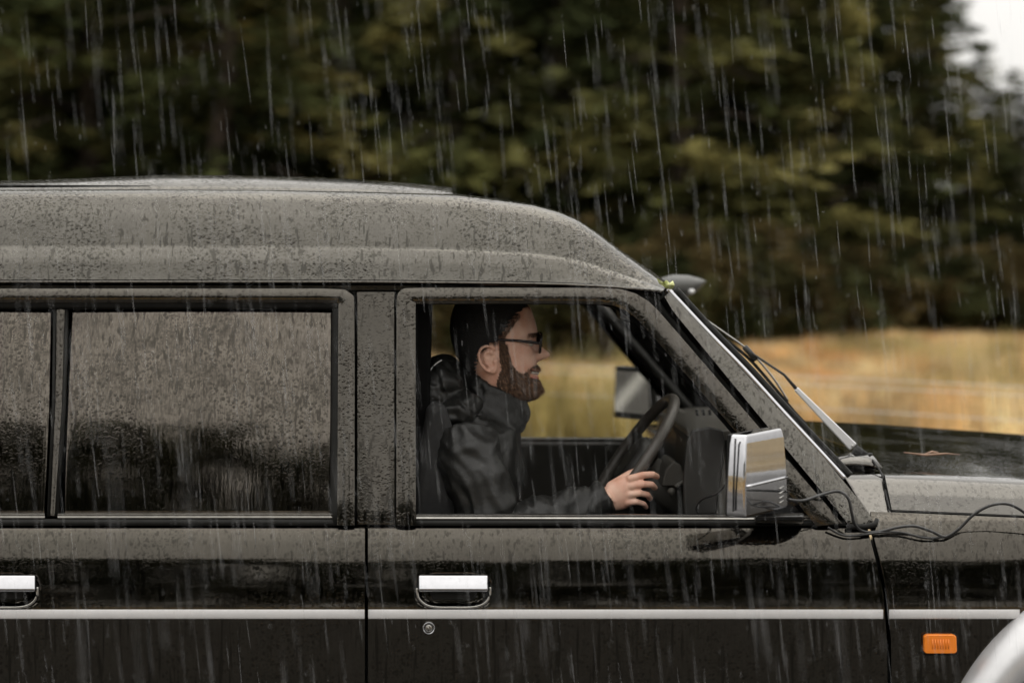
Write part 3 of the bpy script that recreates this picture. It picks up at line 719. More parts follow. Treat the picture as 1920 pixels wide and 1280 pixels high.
# corner between pillar, wing and bonnet
rows = []
for v in np.linspace(884, 992, 24):
    ul = interp(v, [(884, 1572), (896, 1580), (936, 1606), (975, 1636), (992, 1640)]); ur = interp(v, [(884, 1655), (892, 1657), (930, 1664), (957, 1669), (992, 1672)])
    rows.append([P(ul+(ur-ul)*s, v, interp(v, [(884, .26), (890, .215), (900, .18), (945, .115), (957, .10), (970, .075), (992, .06)])) for s in np.linspace(0, 1, 8)])
mk('wing_corner', grid(rows), M['hood_paint'], car, solid=.01)
def bonnet():
    st = []
    for u in list(np.linspace(1672, 2000, 20))+list(np.linspace(2030, 2700, 20)):
        g_, c_ = interp(u, HG)-2, interp(u, HC)
        base = [(.105, g_), (.108, g_-3), (.135, (g_+c_)/2+8), (.16, c_+14), (.18, c_+4), (.205, c_-1)]
        du = max(0, 1-(u-1672)/20)*13
        pts = [P(u-du*(g_-v)/(g_-c_), v, y) for y, v in base]
        zc_ = pts[-1][2]; X = pts[-1][0]; k = (u-1672)/1030
        pts += [(X-.05*(y-.2)/.7*(1-k), y, zc_+dz) for y, dz in ((.26, .001), (.34, .0015), (.40, .002), (.46, .003), (.60, .004), (.75, .004), (.9, .004))]
        st.append(pts+[(p[0], 1.8-p[1], p[2]) for p in reversed(pts[:-1])])
    return grid(st, flip=False)
bon = mk('bonnet', bonnet(), M['hood_paint'], car, solid=.012, bevel=.002)
mk('bonnet_gap', tube([V(u, v, y) for u, v, y in ((1636, 862, .30), (1648, 878, .235), (1656, 895, .20), (1662, 930, .135), (1668, 955, .098), (1678, 958, .094), (1760, 961.5, .094), (1920, 968, .094))], [.0025]*5+[.0018]*3, 7), M['rubber'], car)
rows = []
for s in np.linspace(0, 1, 8):
    rows.append([((1-s)*P(1560, 880, .2)[0]+s*(P(1672, 900, .2)[0]-.05*(1-abs(y-.9)/.7)), y, P(1600, 884, .2)[2]+.012*math.sin(s*3.1)-.008+(.02*s if .3 < y < 1.5 else 0)) for y in np.linspace(.275, 1.525, 20)])
mk('cowl_panel', grid(rows, flip=True), M['hood_paint'], car, solid=.01)
# windscreen
rows = []
for s in np.linspace(0, 1, 16):
    u_, v_ = 1250+(1590-1250)*s, 545+(893-545)*s
    row = []
    for t in np.linspace(0, 1, 24):
        y0 = yg(v_)+.012; y = y0+(1.8-2*y0)*t
        p = P(u_, v_, yg(v_)); row.append((p[0]+.045*(1-(2*t-1)**2), y, p[2]))
    rows.append(row)
mk('windscreen', grid(rows, flip=True), M['glass'], car, solid=.005)
# wiper
wip = empty('windscreen_wiper', V(1600, 840, .38)); wip.parent = car; wip.matrix_parent_inverse = car_inv
def wedge(p0, p1, w0, w1, th):
    a, b = V(*p0), V(*p1); t = (b-a).normalized(); n = Vector((t.z, 0, -t.x)); k = Vector((0, 1, 0))
    vs_ = []
    for p, w in ((a, w0), (b, w1)):
        for i, j in ((-1, -1), (1, -1), (1, 1), (-1, 1)): vs_.append(p+n*w*i+k*th*j)
    return vs_, [(0, 1, 2, 3), (7, 6, 5, 4), (0, 4, 5, 1), (1, 5, 6, 2), (2, 6, 7, 3), (3, 7, 4, 0)]
mk('wiper_arm', wedge((1600, 838, .36), (1492, 728, .40), .0125, .0065, .004), M['silver'], wip, bevel=.003)
mk('wiper_rivet', ellipsoid(V(1598, 836, .352), (.003, .003, .003), 10, 6), M['trim'], wip)
mk('wiper_rod', tube([V(1495, 731, .40), V(1470, 702, .41), V(1408, 661, .43), V(1400, 655, .43)], [.005, .0035, .003, .003], 8), M['dark_plastic'], wip)
mk('wiper_pivot', merge(tube([V(1602, 842, .36), V(1625, 858, .36), V(1638, 868, .36)], [.014, .013, .011], 10), tube([V(1625, 850, .36), V(1630, 880, .36)], .015, 10)), M['rubber'], wip, bevel=.002)
mk('wiper_blade', tube([V(u, v, .44) for u, v in catmull([(1284, 578), (1340, 622), (1400, 668), (1450, 724), (1488, 770), (1512, 796)], 5)], .0045, 6), M['rubber'], wip)
mk('blade_bridge', tube([V(u, v, .44) for u, v in catmull([(1300, 583), (1350, 618), (1405, 658), (1448, 706), (1478, 752)], 5)], .003, 6), M['trim'], wip)
mk('blade_clip', tube([V(1396, 650, .435), V(1418, 674, .435)], .008, 8), M['dark_plastic'], wip)

# --- behind: quarter panel, tailgate, underside, wheels, bumpers
q_rows = [[P(u, v, ys(v)+.08*max((-1250-u)/110, 0)**2) for u in np.linspace(-364, -1360, 30)][::-1] for v in np.linspace(984, 1540, 24)]
vsx, fs = grid(q_rows); keep = []
for f in fs:
    c = sum((Vector(vsx[i]) for i in f), Vector())/4
    if math.hypot(c.x*F/(DC+c.y)+U0+640, V0+(ZC-c.z)*F/(DC+c.y)-1495) > 365: keep.append(f)
quarter = mk('rear_quarter', (vsx, keep), M['paint'], car, solid=.014)
mk('quarter_window', glass_pane((-372, -372), (-1330, -1350), 552, 984, .0)[0:1]+(glass_pane((-372, -372), (-1330, -1350), 552, 984, .0)[1],), M['tint_glass'], quarter, solid=.005)
near_parts = [fd, rd, wg, quarter]+[o for o in car.children if o.name.split('.')[0] in ('centre_pillar', 'pillar_shadow_gap', 'pillar_lining', 'windscreen_pillar', 'pillar_gap', 'pillar_tip', 'windscreen_trim', 'windscreen_seal', 'pillar_lining_front', 'rain_gutter', 'gutter_lip', 'roof_crease', 'roof_rib', 'wing_corner', 'door_mirror')]
for o in near_parts:
    if o.name.startswith('door_mirror'):
        c = copy_tree(o, car); c.matrix_parent_inverse = car_inv
        c.location = (o.location.x, 1.8-o.location.y, o.location.z); c.scale = (1, -1, 1)
    else: mirror_copy(o)
# far driver-side window is wound up: a clear pane
pts = [(775, 565), (900, 565), (1120, 566), (1172, 580), (1208, 611), (1382, 810), (1530, 975), (775, 975)]
mk('far_window_pane', ([(V(u, v, yg(v)).x, 1.8-yg(v)-.01, V(u, v, yg(v)).z) for u, v in pts], [tuple(range(len(pts)))]), M['glass'], car, smooth=False)
XR = P(-1360, 0, .1)[0]; XF = P(2700, 0, .1)[0]
mk('tailgate', grid([[(XR+.02-.12*max(z-1.05, 0), y, z) for y in np.linspace(.1+max(z-1.05, 0)*.22, 1.7-max(z-1.05, 0)*.22, 12)] for z in np.linspace(1.86, .42, 16)], flip=True), M['paint'], car, solid=.02)
mk('front_grille', box((XF-.05, .18, .62), (XF-.01, 1.62, 1.05)), M['dark_plastic'], car, bevel=.02)
mk('front_bumper', box((XF-.03, .02, .42), (XF+.12, 1.78, .62)), M['dark_plastic'], car, bevel=.04, seg=3)
mk('floor_pan', box((XR+.05, .1, .36), (XF-.05, 1.7, .44)), M['rubber'], car, bevel=.02)
mk('bulkhead', box((V(1560, 0, .2).x, .12, .44), (V(1600, 0, .2).x, 1.68, 1.05)), M['dark_plastic'], car)
def wheel(uc, y, flip):
    c = Vector((P(uc, 0, .1)[0], y, .42)); s = -1 if flip else 1
    w = empty('wheel', c); w.parent = car; w.matrix_parent_inverse = car_inv
    prof = [(.40, -.02), (.42, .02), (.42, .22), (.40, .26), (.34, .27), (.30, .25), (.24, .24), (.235, .02), (.30, -.01), (.34, -.03)]
    rg = [[c+Vector((r*math.cos(a), s*(t-.03), r*math.sin(a))) for r, t in prof] for a in np.linspace(0, 2*math.pi, 33)]
    mk('tyre', loft(rg, False), M['tyre'], w)
    prof = [(.02, .05), (.10, .05), (.13, .09), (.21, .10), (.236, .01), (.24, .0)]
    mk('rim', grid([[c+Vector((r*math.cos(a), s*t, r*math.sin(a))) for r, t in prof] for a in np.linspace(0, 2*math.pi, 33)], flip=not flip), M['silver'], w, solid=.006)
for uc in (2190, -640):
    wheel(uc, .05, False); wheel(uc, 1.75, True)

# --- snorkel on the far windscreen pillar
sn = empty('snorkel', V(1300, 560, 1.75)); sn.parent = car; sn.matrix_parent_inverse = car_inv
hd = []
for s, (uc, vc, hw, hh) in enumerate(((1232, 540, .03, .018), (1240, 536, .05, .045), (1262, 536, .055, .062), (1290, 535, .052, .056), (1308, 532, .045, .034), (1320, 528, .03, .010))):
    c = V(uc, vc, 1.76); hd.append([c+Vector((0, math.cos(a)*hw, math.sin(a)*hh*(.62 if math.sin(a) > 0 else .7))) for a in np.linspace(0, 2*math.pi, 21)[:-1]])
mk('snorkel_head', loft(hd), simple('matt_black_plastic', (.075, .075, .07), .5, var=.15), sn)
mk('snorkel_pipe', tube([V(1262, 545, 1.76), V(1275, 590, 1.76), V(1330, 650, 1.75), V(1400, 720, 1.74), V(1440, 790, 1.74), V(1460, 860, 1.78)], .035, 10), M['rubber'], sn)
mk('snorkel_bolt', ellipsoid(V(1297, 546, 1.705), (.009, .006, .009), 10, 6), simple('pale_bolt', (.75, .75, .75), .3, .2), sn)

# --- interior
def seat_thing(y0, y1, name):
    s = empty(name, ((P(880, 0, .4)[0]), (y0+y1)/2, .6)); s.parent = car; s.matrix_parent_inverse = car_inv
    pr = lambda pl: [(V(u, v, .42).x, V(u, v, .42).z) for u, v in pl]
    def slab(pl):
        pts = pr(pl); n = len(pts); vs_ = [(x, y0, z) for x, z in pts]+[(x, y1, z) for x, z in pts]
        return vs_, [tuple(range(n)), tuple(range(2*n-1, n-1, -1))]+[(i, n+i, n+(i+1) % n, (i+1) % n) for i in range(n)]
    mk('backrest', slab([(800, 742), (832, 742), (850, 800), (852, 900), (862, 1060), (850, 1130), (770, 1130), (778, 900)]), M['seat'], s, bevel=.03, seg=4)
    mk('seat_cushion', slab([(800, 1090), (880, 1095), (1120, 1080), (1150, 1100), (1150, 1160), (1100, 1190), (800, 1190)]), M['seat'], s, bevel=.03, seg=4)
    return s
st1 = seat_thing(.2, .66, 'driver_seat'); st2 = seat_thing(1.12, 1.58, 'passenger_seat')
mk('headrest', box((V(795, 0, .42).x, .31, V(0, 760, .42).z), (V(815, 0, .42).x, .55, V(0, 690, .42).z)), M['seat'], st1, bevel=.025, seg=4)
def dash_sweep(sec, yy):
    rings = [[(x, y, z) for x, z in sec] for y in yy]
    return loft(rings)
zt = ZC-.52
dash = mk('dashboard', dash_sweep([(.785, .62), (.80, .90), (.765, zt-.06), (.775, zt-.015), (.81, zt), (.96, zt+.004), (.965, .62)], np.linspace(.13, 1.67, 8)), M['grey_plastic'], car, bevel=.012, seg=3)
bx = V(1290, 0, .3).x
mk('instrument_hood', dash_sweep([(bx+.01, .80), (bx+.02, ZC-.50), (bx+.0, ZC-.462), (bx+.03, ZC-.44), (bx+.13, ZC-.437), (bx+.26, ZC-.49), (bx+.26, .80)], np.linspace(.20, .66, 6)), M['grey_plastic'], dash, bevel=.014, seg=3)
mk('instrument_recess', prism_uv([(1288, 830), (1298, 806), (1330, 800), (1356, 806), (1362, 830), (1352, 900), (1344, 964), (1284, 968), (1282, 900)], .190, .21), M['dark_plastic'], dash, bevel=.006)
mk('dash_roll', tube([(.79, y, zt+.005) for y in np.linspace(.7, 1.66, 6)], .02, 8), M['grey_plastic'], dash)
mk('dash_clips', merge(*[tube([V(1306+k*12, 768, .55), V(1310+k*12, 792, .55)], .004, 6) for k in range(3)]), M['rubber'], dash)
# steering wheel
cw = V(1183, 862, .47); ax_l = Vector((.57, 0, .82)).normalized(); ax_y = Vector((0, 1, 0)); sw_n = ax_l.cross(ax_y).normalized()
sw = empty('steering_wheel', cw); sw.parent = car; sw.matrix_parent_inverse = car_inv
RW = .193
wp = lambda a, r, o=0: cw+ax_l*math.cos(a)*r+ax_y*math.sin(a)*r+sw_n*o
fwd = 1 if sw_n.x > 0 else -1
mk('rim', tube([wp(a, RW) for a in np.linspace(0, 2*math.pi, 65)[:-1]], .0150, 12, closed=True, up=sw_n), M['leather'], sw)
for a in (R(70), R(-70), R(150), R(-150)):
    mk('spoke', tube([wp(a, .05, .03*fwd), wp(a, .12, .022*fwd), wp(a, RW-.005, 0)], [.02, .016, .012], 8, flat=.5), M['dark_plastic'], sw)
mk('hub', tube([wp(0, 0, -.012*fwd), wp(0, 0, 0), wp(0, 0, .04*fwd)], [.062, .075, .07], 20), M['dark_plastic'], sw, bevel=.008, seg=3)
cs = cw+sw_n*fwd*.05
mk('steering_column', tube([cs, cs+sw_n*fwd*.08, cs+sw_n*fwd*.3], [.045, .055, .06], 14), M['grey_plastic'], car)
mk('column_shroud', prism_uv([(1240, 912), (1248, 880), (1262, 864), (1278, 872), (1287, 900), (1284, 908), (1262, 912)], .34, .5), M['grey_plastic'], car, bevel=.01, seg=3)
mk('stalk', merge(tube([V(1300, 905, .36), V(1285, 900, .33), V(1266, 912, .31)], [.006, .005, .005], 8), ellipsoid(V(1259, 921, .31), (.010, .010, .010), 12, 8)), M['grey_plastic'], car)
mk('centre_console', box((.66, .78, .44), (.95, 1.05, 1.02)), M['dark_plastic'], car, bevel=.02)
mk('rear_view_mirror', merge(prism_uv([(1158, 576), (1200, 574), (1206, 600), (1196, 606), (1162, 600)], .80, .84)), M['dark_plastic'], car, bevel=.008)
mk('sun_visor', merge(prism_uv([(1098, 560), (1160, 566), (1164, 574), (1098, 572)], .3, .62)), M['grey_plastic'], car, bevel=.005)

# ------------------------------------------------------------------ cable, leaf, twig
cb = []
for u, v, y in ((1310, 962, .12), (1306, 950, .12), (1318, 935, .1), (1345, 925, .04), (1362, 908, -.06), (1368, 915, -.18)): cb.append((u, v, y))
def cable(pts, r): return tube([V(*p) for p in catmull(pts, 7)], r, 7)
cable_o = mk('cable', merge(cable(cb, .0028),
    cable([(1478, 936, -.09), (1505, 938, -.06), (1540, 927, .0), (1572, 921, .02), (1590, 933, .01), (1597, 960, .005), (1603, 983, .01), (1620, 996, .028), (1650, 996, .03), (1685, 988, .025), (1715, 986, .02), (1745, 995, .02), (1772, 1006, .02), (1795, 994, .02), (1825, 965, .01), (1855, 948, 0), (1885, 944, 0), (1910, 953, .0), (1940, 975, .01), (2000, 1010, .01)], .0036),
    cable([(1552, 988, .035), (1575, 1001, .03), (1600, 1004, .025), (1650, 998, .028), (1690, 998, .028), (1735, 1008, .022), (1775, 1005, .02), (1800, 989, .015)], .003)), M['cable'])
tag(cable_o, 'black cable looping from the chrome door mirror over the front wing', 'cable')
leafv = []
lm, N_, L_, b_ = base_mat('yellow_green_leaf')
b_.inputs['Base Color'].default_value = (.5, .55, .16, 1); b_.inputs['Roughness'].default_value = .5
nz_ = N_.new('ShaderNodeTexNoise'); nz_.inputs['Scale'].default_value = 60; cr_ = N_.new('ShaderNodeValToRGB')
cr_.color_ramp.elements[0].color = (.25, .3, .05, 1); cr_.color_ramp.elements[1].color = (.7, .72, .35, 1); cr_.color_ramp.elements[0].position = .35; cr_.color_ramp.elements[1].position = .65
tc_ = N_.new('ShaderNodeTexCoord'); L_.new(tc_.outputs['Object'], nz_.inputs['Vector']); L_.new(nz_.outputs['Fac'], cr_.inputs[0]); L_.new(cr_.outputs[0], b_.inputs['Base Color'])
outl = [(1231, 521), (1237, 528), (1243, 530), (1249, 525), (1256, 531), (1262, 527), (1265, 534), (1262, 540), (1256, 543), (1248, 540), (1243, 536), (1236, 531)]
cpt = V(1250, 534, .155)
lv = [V(u, v, .16+.018*math.sin(i*1.9)) for i, (u, v) in enumerate(outl)]
mk_leaf = mk('fallen_leaf', ([cpt]+lv, [(0, i+1, (i+1) % len(lv)+1) for i in range(len(lv))]), lm, solid=.0012)
tag(mk_leaf, 'small yellow-green leaf stuck at the front edge of the car roof', 'leaf')
tw = mk('fallen_twig', merge(tube([V(1695, 848, .465), V(1735, 853, .465), V(1775, 850, .465), V(1800, 852, .465)], [.0015, .0035, .0025, .001], 7), tube([V(1730, 853, .465), V(1748, 847, .475), V(1760, 848, .475)], [.0025, .004, .001], 7)), simple('brown_twig', (.22, .13, .08), .6, var=.4, scale=40))
tag(tw, 'brown wet twig lying on the bonnet', 'twig')

# ------------------------------------------------------------------ the driver
YH = .42
def skin_material():
    m, N, L, b = base_mat('skin')
    tc = N.new('ShaderNodeTexCoord'); n1 = N.new('ShaderNodeTexNoise'); n1.inputs['Scale'].default_value = 24; n1.inputs['Detail'].default_value = 8
    L.new(tc.outputs['Object'], n1.inputs['Vector'])
    cr = N.new('ShaderNodeValToRGB'); cr.color_ramp.elements[0].position = .3; cr.color_ramp.elements[1].position = .7
    cr.color_ramp.elements[0].color = (.66, .335, .235, 1); cr.color_ramp.elements[1].color = (.82, .55, .43, 1)
    L.new(n1.outputs['Fac'], cr.inputs[0]); L.new(cr.outputs[0], b.inputs['Base Color'])
    b.inputs['Roughness'].default_value = .45; b.inputs['Subsurface Weight'].default_value = .03; b.inputs['Subsurface Radius'].default_value = (.01, .004, .002)
    n2 = N.new('ShaderNodeTexNoise'); n2.inputs['Scale'].default_value = 350; L.new(tc.outputs['Object'], n2.inputs['Vector'])
    bp = N.new('ShaderNodeBump'); bp.inputs['Strength'].default_value = .25; bp.inputs['Distance'].default_value = .001; L.new(n2.outputs['Fac'], bp.inputs['Height']); L.new(bp.outputs[0], b.inputs['Normal'])
    return m
M['skin'] = skin_material()
M['knit'] = simple('black_knit_wool', (.012, .012, .012), .95, var=.3, scale=150, bump=.6, bscale=320)
M['beard'] = attr_mat('beard_hair', .5, 0, .4)
M['beard_base'] = simple('beard_undercoat', (.07, .042, .028), .85, var=.55, scale=140, bump=.6, bscale=420)
M['spectacle'] = simple('black_acetate', (.012, .008, .008), .2, spec=.6)
M['white'] = simple('eye_white', (.6, .57, .53), .2); M['iris'] = simple('brown_iris', (.05, .03, .02), .15)
M['reflective'] = simple('reflective_tape', (.8, .8, .8), .4)
M['trousers'] = simple('dark_trousers', (.025, .027, .032), .9, var=.2, scale=60)
def jacket_material():
    m, N, L, b = base_mat('wet_black_rain_jacket')
    b.inputs['Base Color'].default_value = (.012, .012, .011, 1); b.inputs['Roughness'].default_value = .48; b.inputs['Specular IOR Level'].default_value = .42
    tc = N.new('ShaderNodeTexCoord')
    n = N.new('ShaderNodeTexNoise'); n.inputs['Scale'].default_value = 22; n.inputs['Detail'].default_value = 3; n.inputs['Distortion'].default_value = .6; L.new(tc.outputs['Object'], n.inputs['Vector'])
    h, _ = wet_height(N, L, .15, .1, .35)
    s = math_n(N, L, 'MULTIPLY_ADD', n.outputs['Fac'], 2.0, h)
    bp = N.new('ShaderNodeBump'); bp.inputs['Strength'].default_value = .6; bp.inputs['Distance'].default_value = .0022
    L.new(s, bp.inputs['Height']); L.new(bp.outputs[0], b.inputs['Normal'])
    return m
M['jacket'] = jacket_material()
UF = [(546, 940), (550, 962), (556, 975), (565, 986), (580, 996), (600, 1003), (616, 1007), (624, 1008), (632, 1005), (640, 1002), (660, 1003), (680, 1004), (715, 1004), (730, 1004), (738, 996), (746, 972)]
UB = [(546, 905), (550, 888), (556, 876), (565, 866), (580, 858), (600, 853), (620, 852), (640, 855), (660, 862), (680, 872), (700, 885), (715, 895), (728, 905), (738, 920), (746, 940)]
HW = [(546, .014), (550, .032), (556, .046), (565, .057), (580, .066), (600, .072), (620, .075), (640, .076), (660, .076), (680, .074), (700, .069), (715, .063), (728, .054), (738, .040), (746, .018)]
NOSE = [(630, 0), (638, 3), (646, 10), (655, 20), (661, 27.5), (666, 28.5), (671, 24), (675, 12), (679, 3), (682, 0)]
LIPS = [(681, 0), (688, 5), (693, 4), (696, -2), (699, 3), (704, 6), (710, 1), (720, 1), (728, 4), (736, 0)]
kx = (DC+YH)/F
def head_pt(v, a, off=0.0):
    """a = 0 faces forward, pi back"""
    cx = 915+max(v-690, 0)*.35
    uf, ub, w = interp(v, UF), interp(v, UB), interp(v, HW)
    c, s = math.cos(a), math.sin(a); n = 2.5 if c > 0 else 2.2
    x = (uf-cx if c > 0 else cx-ub)*kx*math.copysign(abs(c)**(2/n), c); y = w*math.copysign(abs(s)**(2/n), s)
    if c > 0:
        x += interp(v, NOSE)*kx*math.exp(-(y/(.0125 if v < 660 else .0155))**2)+interp(v, LIPS)*kx*math.exp(-(y/.024)**2)
        if 628 < v < 660: x -= .010*math.exp(-((abs(y)-.033)/.014)**2)*math.exp(-((v-642)/9)**2)
        # cheekbone
        if 645 < v < 690: x += .003*math.exp(-((abs(y)-.045)/.018)**2)
    r = math.hypot(x, y)
    k = 1+off/max(r, .02)
    return Vector(((cx-U0)*kx+x*k, YH+y*k, ZC-(v-V0)*kx))
def head_rings(vs_, n=72, off=lambda v, a: 0): return [[head_pt(v, 2*math.pi*j/n, off(v, 2*math.pi*j/n)) for j in range(n)] for v in vs_]
hv = sorted(set(list(np.linspace(546, 560, 6))+list(np.linspace(560, 746, 75))))
def ear(side):
    y = YH+side*.077; parts = []
    c = lambda u, v, d=0: Vector(((u-U0)*kx, y+side*d, ZC-(v-V0)*kx))
    loop = catmull([(926, 652), (915, 645), (901, 649), (896, 662), (900, 678), (911, 690), (922, 694), (928, 686), (925, 672)], 5)
    parts.append(tube([c(u, v, .010 if u < 915 else .004) for u, v in loop], .0042, 8))
    inner = catmull([(922, 660), (912, 655), (906, 663), (909, 676), (918, 684)], 5)
    parts.append(tube([c(u, v, .006) for u, v in inner], .0032, 8))
    parts.append(ellipsoid(c(913, 669, -.002), (15*kx, .0045, 22*kx)))
    parts.append(ellipsoid(c(921, 689, .004), (7*kx, .006, 8*kx)))
    parts.append(ellipsoid(c(928, 672, .002), (4*kx, .006, 7*kx)))
    return merge(*parts)
Y = lambda u, v, y: V(u, v, y)
torso = tube([V(905, 775, YH), V(895, 840, YH), V(890, 930, YH), V(885, 1030, YH), V(890, 1120, YH)], [.06, .08, .09, .095, .10], 20)
neck = tube([V(935, 700, YH), V(925, 735, YH), V(912, 775, YH), V(905, 815, YH)], [.052, .056, .06, .07], 20)
# right hand on the rim
def hand():
    parts = []
    yk = .262
    parts.append(tube([V(1105, 948, .262), V(1128, 937, .262), V(1145, 928, .262)], [.027, .026, .03], 16, flat=.75))
    # palm: rings across the hand
    rings = []
    for t, (ua, va, ub, vb, th) in enumerate(((1128, 917, 1152, 957, .015), (1142, 906, 1158, 957, .016), (1158, 897, 1168, 955, .0165), (1172, 892, 1177, 951, .0155), (1186, 890, 1184, 948, .0125), (1191, 891, 1187, 946, .008))):
        a, b = V(ua, va, yk), V(ub, vb, yk); c = (a+b)/2; h = (b-a)/2
        bow = .006
        rings.append([c+h*math.cos(k)+Vector((0, -math.sin(k)*th-bow*math.sin(k)*(math.sin(k) > 0)*.6, 0)) for k in np.linspace(0, 2*math.pi, 25)[:-1]])
    parts.append(loft(rings))
    fing = [([(1182, 897, .252), (1206, 890, .247), (1224, 889, .258), (1232, 893, .277)], (.0098, .0092, .0086, .0078)),
            ([(1184, 911, .249), (1206, 907, .243), (1222, 908, .256), (1228, 914, .276)], (.0098, .0092, .0086, .0078)),
            ([(1181, 926, .250), (1200, 924, .244), (1214, 927, .256), (1219, 934, .276)], (.0094, .0088, .0082, .0075)),
            ([(1177, 941, .253), (1194, 940, .249), (1207, 944, .260), (1211, 950, .276)], (.0084, .0078, .0073, .0068))]
    for pts, rad in fing:
        p = [V(*q) for q in pts]; parts.append(capsule(p, rad, 12))
        parts.append(ellipsoid(p[0], (.011, .0105, .0105), 12, 8))
    parts.append(capsule([V(1146, 912, .268), V(1166, 899, .282), V(1182, 888, .294), V(1197, 881, .302)], (.014, .0125, .0105, .0088), 12))
    return merge(*parts)
rarm = tube([V(870, 830, .24), V(925, 985, .20), V(940, 1005, .205), V(1040, 970, .235), V(1110, 945, .262)], [.05, .042, .04, .036, .026], 14)
larm = tube([V(870, 830, .60), V(910, 960, .66), V(930, 985, .66), V(1040, 975, .62), V(1060, 970, .6)], [.05, .042, .04, .036, .03], 14)
lhand = merge(ellipsoid(V(1085, 972, .6), (.045, .02, .035)), *[capsule([V(1095, 962+k*9, .6), V(1125, 964+k*9, .6), V(1140, 974+k*9, .6)], (.009, .0085, .008)) for k in range(4)], capsule([V(1080, 960, .585), V(1105, 954, .575), V(1120, 958, .575)], (.012, .010, .009)))
legs = merge(*[tube([V(890, 1110, y), V(1040, 1095, y), V(1180, 1090, y2), V(1205, 1110, y2), V(1300, 1330, y2), V(1330, 1400, y2)], [.09, .085, .065, .06, .05, .04], 14) for y, y2 in ((.34, .30), (.5, .54))])
vf = merge(loft(head_rings(hv)), neck, ear(-1), ear(1), torso, rarm, larm, hand(), lhand, legs)
person = mk('person', vf, M['skin'])
m = person.modifiers.new('one_skin', 'REMESH'); m.mode = 'VOXEL'; m.voxel_size = .0030; m.use_smooth_shade = True
m = person.modifiers.new('soften', 'SMOOTH'); m.factor = .5; m.iterations = 2
tag(person, 'bearded person in black rain jacket, dark beanie and glasses driving, hand on steering wheel', 'person')

# beanie
capb = [(530, 985), (560, 990), (572, 986), (585, 968), (600, 952), (620, 938), (636, 928), (648, 905), (660, 896), (680, 890), (700, 888)]
def clip_head(vs_, n, off, keep):
    rings = head_rings(vs_, n, off); vs2 = [p for r in rings for p in r]; fs = []
    for i in range(len(rings)-1):
        for j in range(n):
            k = (j+1) % n; q = (i*n+j, i*n+k, (i+1)*n+k, (i+1)*n+j); c = (Vector(vs2[q[0]])+Vector(vs2[q[2]]))/2
            uu = c.x/kx+U0; vv = V0+(ZC-c.z)/kx
            if keep(uu, vv, c): fs.append(q)
    return vs2, fs, rings
vs2, fs, rings = clip_head(list(np.linspace(546, 702, 90)), 120, lambda v, a: .0085+.0015*math.sin(a*60)*.3, lambda u, v, c: u < interp(v, capb)+3*math.sin(v*.9))
top = len(vs2); vs2.append(head_pt(546, 0)*.5+head_pt(546, math.pi)*.5+Vector((0, 0, .008)))
fs += [(j, top, (j+1) % 120)[::-1] for j in range(120)]
mk('beanie', (vs2, fs), M['knit'], person, solid=.004)
hem = [head_pt(v, a, .009) for v, a in ()]
# beard: undercoat shell and hairs
def beard_amt(u, v):
    line = interp(u, [(930, 626), (947, 634), (952, 656), (957, 676), (967, 690), (980, 693), (990, 685), (1000, 680), (1040, 679)])   # upper edge on the cheek
    back = interp(v, [(640, 930), (690, 934), (715, 928), (750, 926)])
    a = min(max((v-line)/12, 0), 1)*min(max((u-back)/8, 0), 1)
    lips = math.exp(-((v-702-(1005-u)*-.12)/8.5)**4)*min(max((u-984)/6, 0), 1)
    return a*(1-lips)
def b_thick(u, v): return beard_amt(u, v)*(.003+.013*min(max((v-690)/40, 0), 1)+(.004 if v < 690 and u > 990 else 0))
def uv_of(p): return p.x/kx+U0, V0+(ZC-p.z)/kx
vsb, fsb = [], []; nb = 110; vrows = list(np.linspace(636, 746, 70))
base = [[head_pt(v, 2*math.pi*j/nb) for j in range(nb)] for v in vrows]
for i, v in enumerate(vrows):
    for j in range(nb):
        p = base[i][j]; u_, v_ = uv_of(p); th = b_thick(u_, v_)
        q = head_pt(v, 2*math.pi*j/nb, th+.0008*math.sin(j*2.1+i*1.3)) if th > .0003 else head_pt(v, 2*math.pi*j/nb, -.004)
        if v > 735: q.z -= th*.8
        vsb.append(q)
for i in range(len(vrows)-1):
    for j in range(nb):
        k = (j+1) % nb
        if any(beard_amt(*uv_of(base[a][b])) > .45 for a, b in ((i, j), (i+1, k))): fsb.append((i*nb+j, i*nb+k, (i+1)*nb+k, (i+1)*nb+j))
fsb.append(tuple((len(vrows)-1)*nb+j for j in range(nb)))
mk('beard', (vsb, fsb), M['beard_base'], person)
beard_o = [o for o in person.children if o.name == 'beard'][0]
hs, hc = [], []; bc = np.array([[.22, .125, .075], [.10, .058, .036], [.34, .2, .12], [.05, .03, .02]])
r_ = np.random.default_rng(3); cnt = 0
while cnt < 14000:
    v = r_.uniform(640, 746); a = r_.uniform(-1.9, 1.9); p0 = head_pt(v, a); u_, v_ = uv_of(p0); am = beard_amt(u_, v_)
    if r_.random() > am: continue
    th = b_thick(u_, v_); p = head_pt(v, a, th*.8); n = (p0-Vector(((915-U0)*kx, YH, p0.z))).normalized()
    low = min(max((v-690)/50, 0), 1)
    d = (n*r_.uniform(.25, .7)+Vector((.25*r_.normal()+.15, .25*r_.normal(), -1+.3*r_.normal()))).normalized(); l = r_.uniform(.006, .013)*(1+.5*low)
    w = d.cross(Vector((r_.normal(), r_.normal(), r_.normal()))).normalized()*.00045
    hs += [p-w, p+w, p+d*l]; hc.append(bc[r_.integers(4)]*r_.uniform(.7, 1.4)); cnt += 1
me = quick_mesh('beard_hair', np.array([tuple(x) for x in hs]), 3, np.clip(np.array(hc), 0, 1), M['beard']); ho = link('beard_hair', me, beard_o); ho['kind'] = 'stuff'
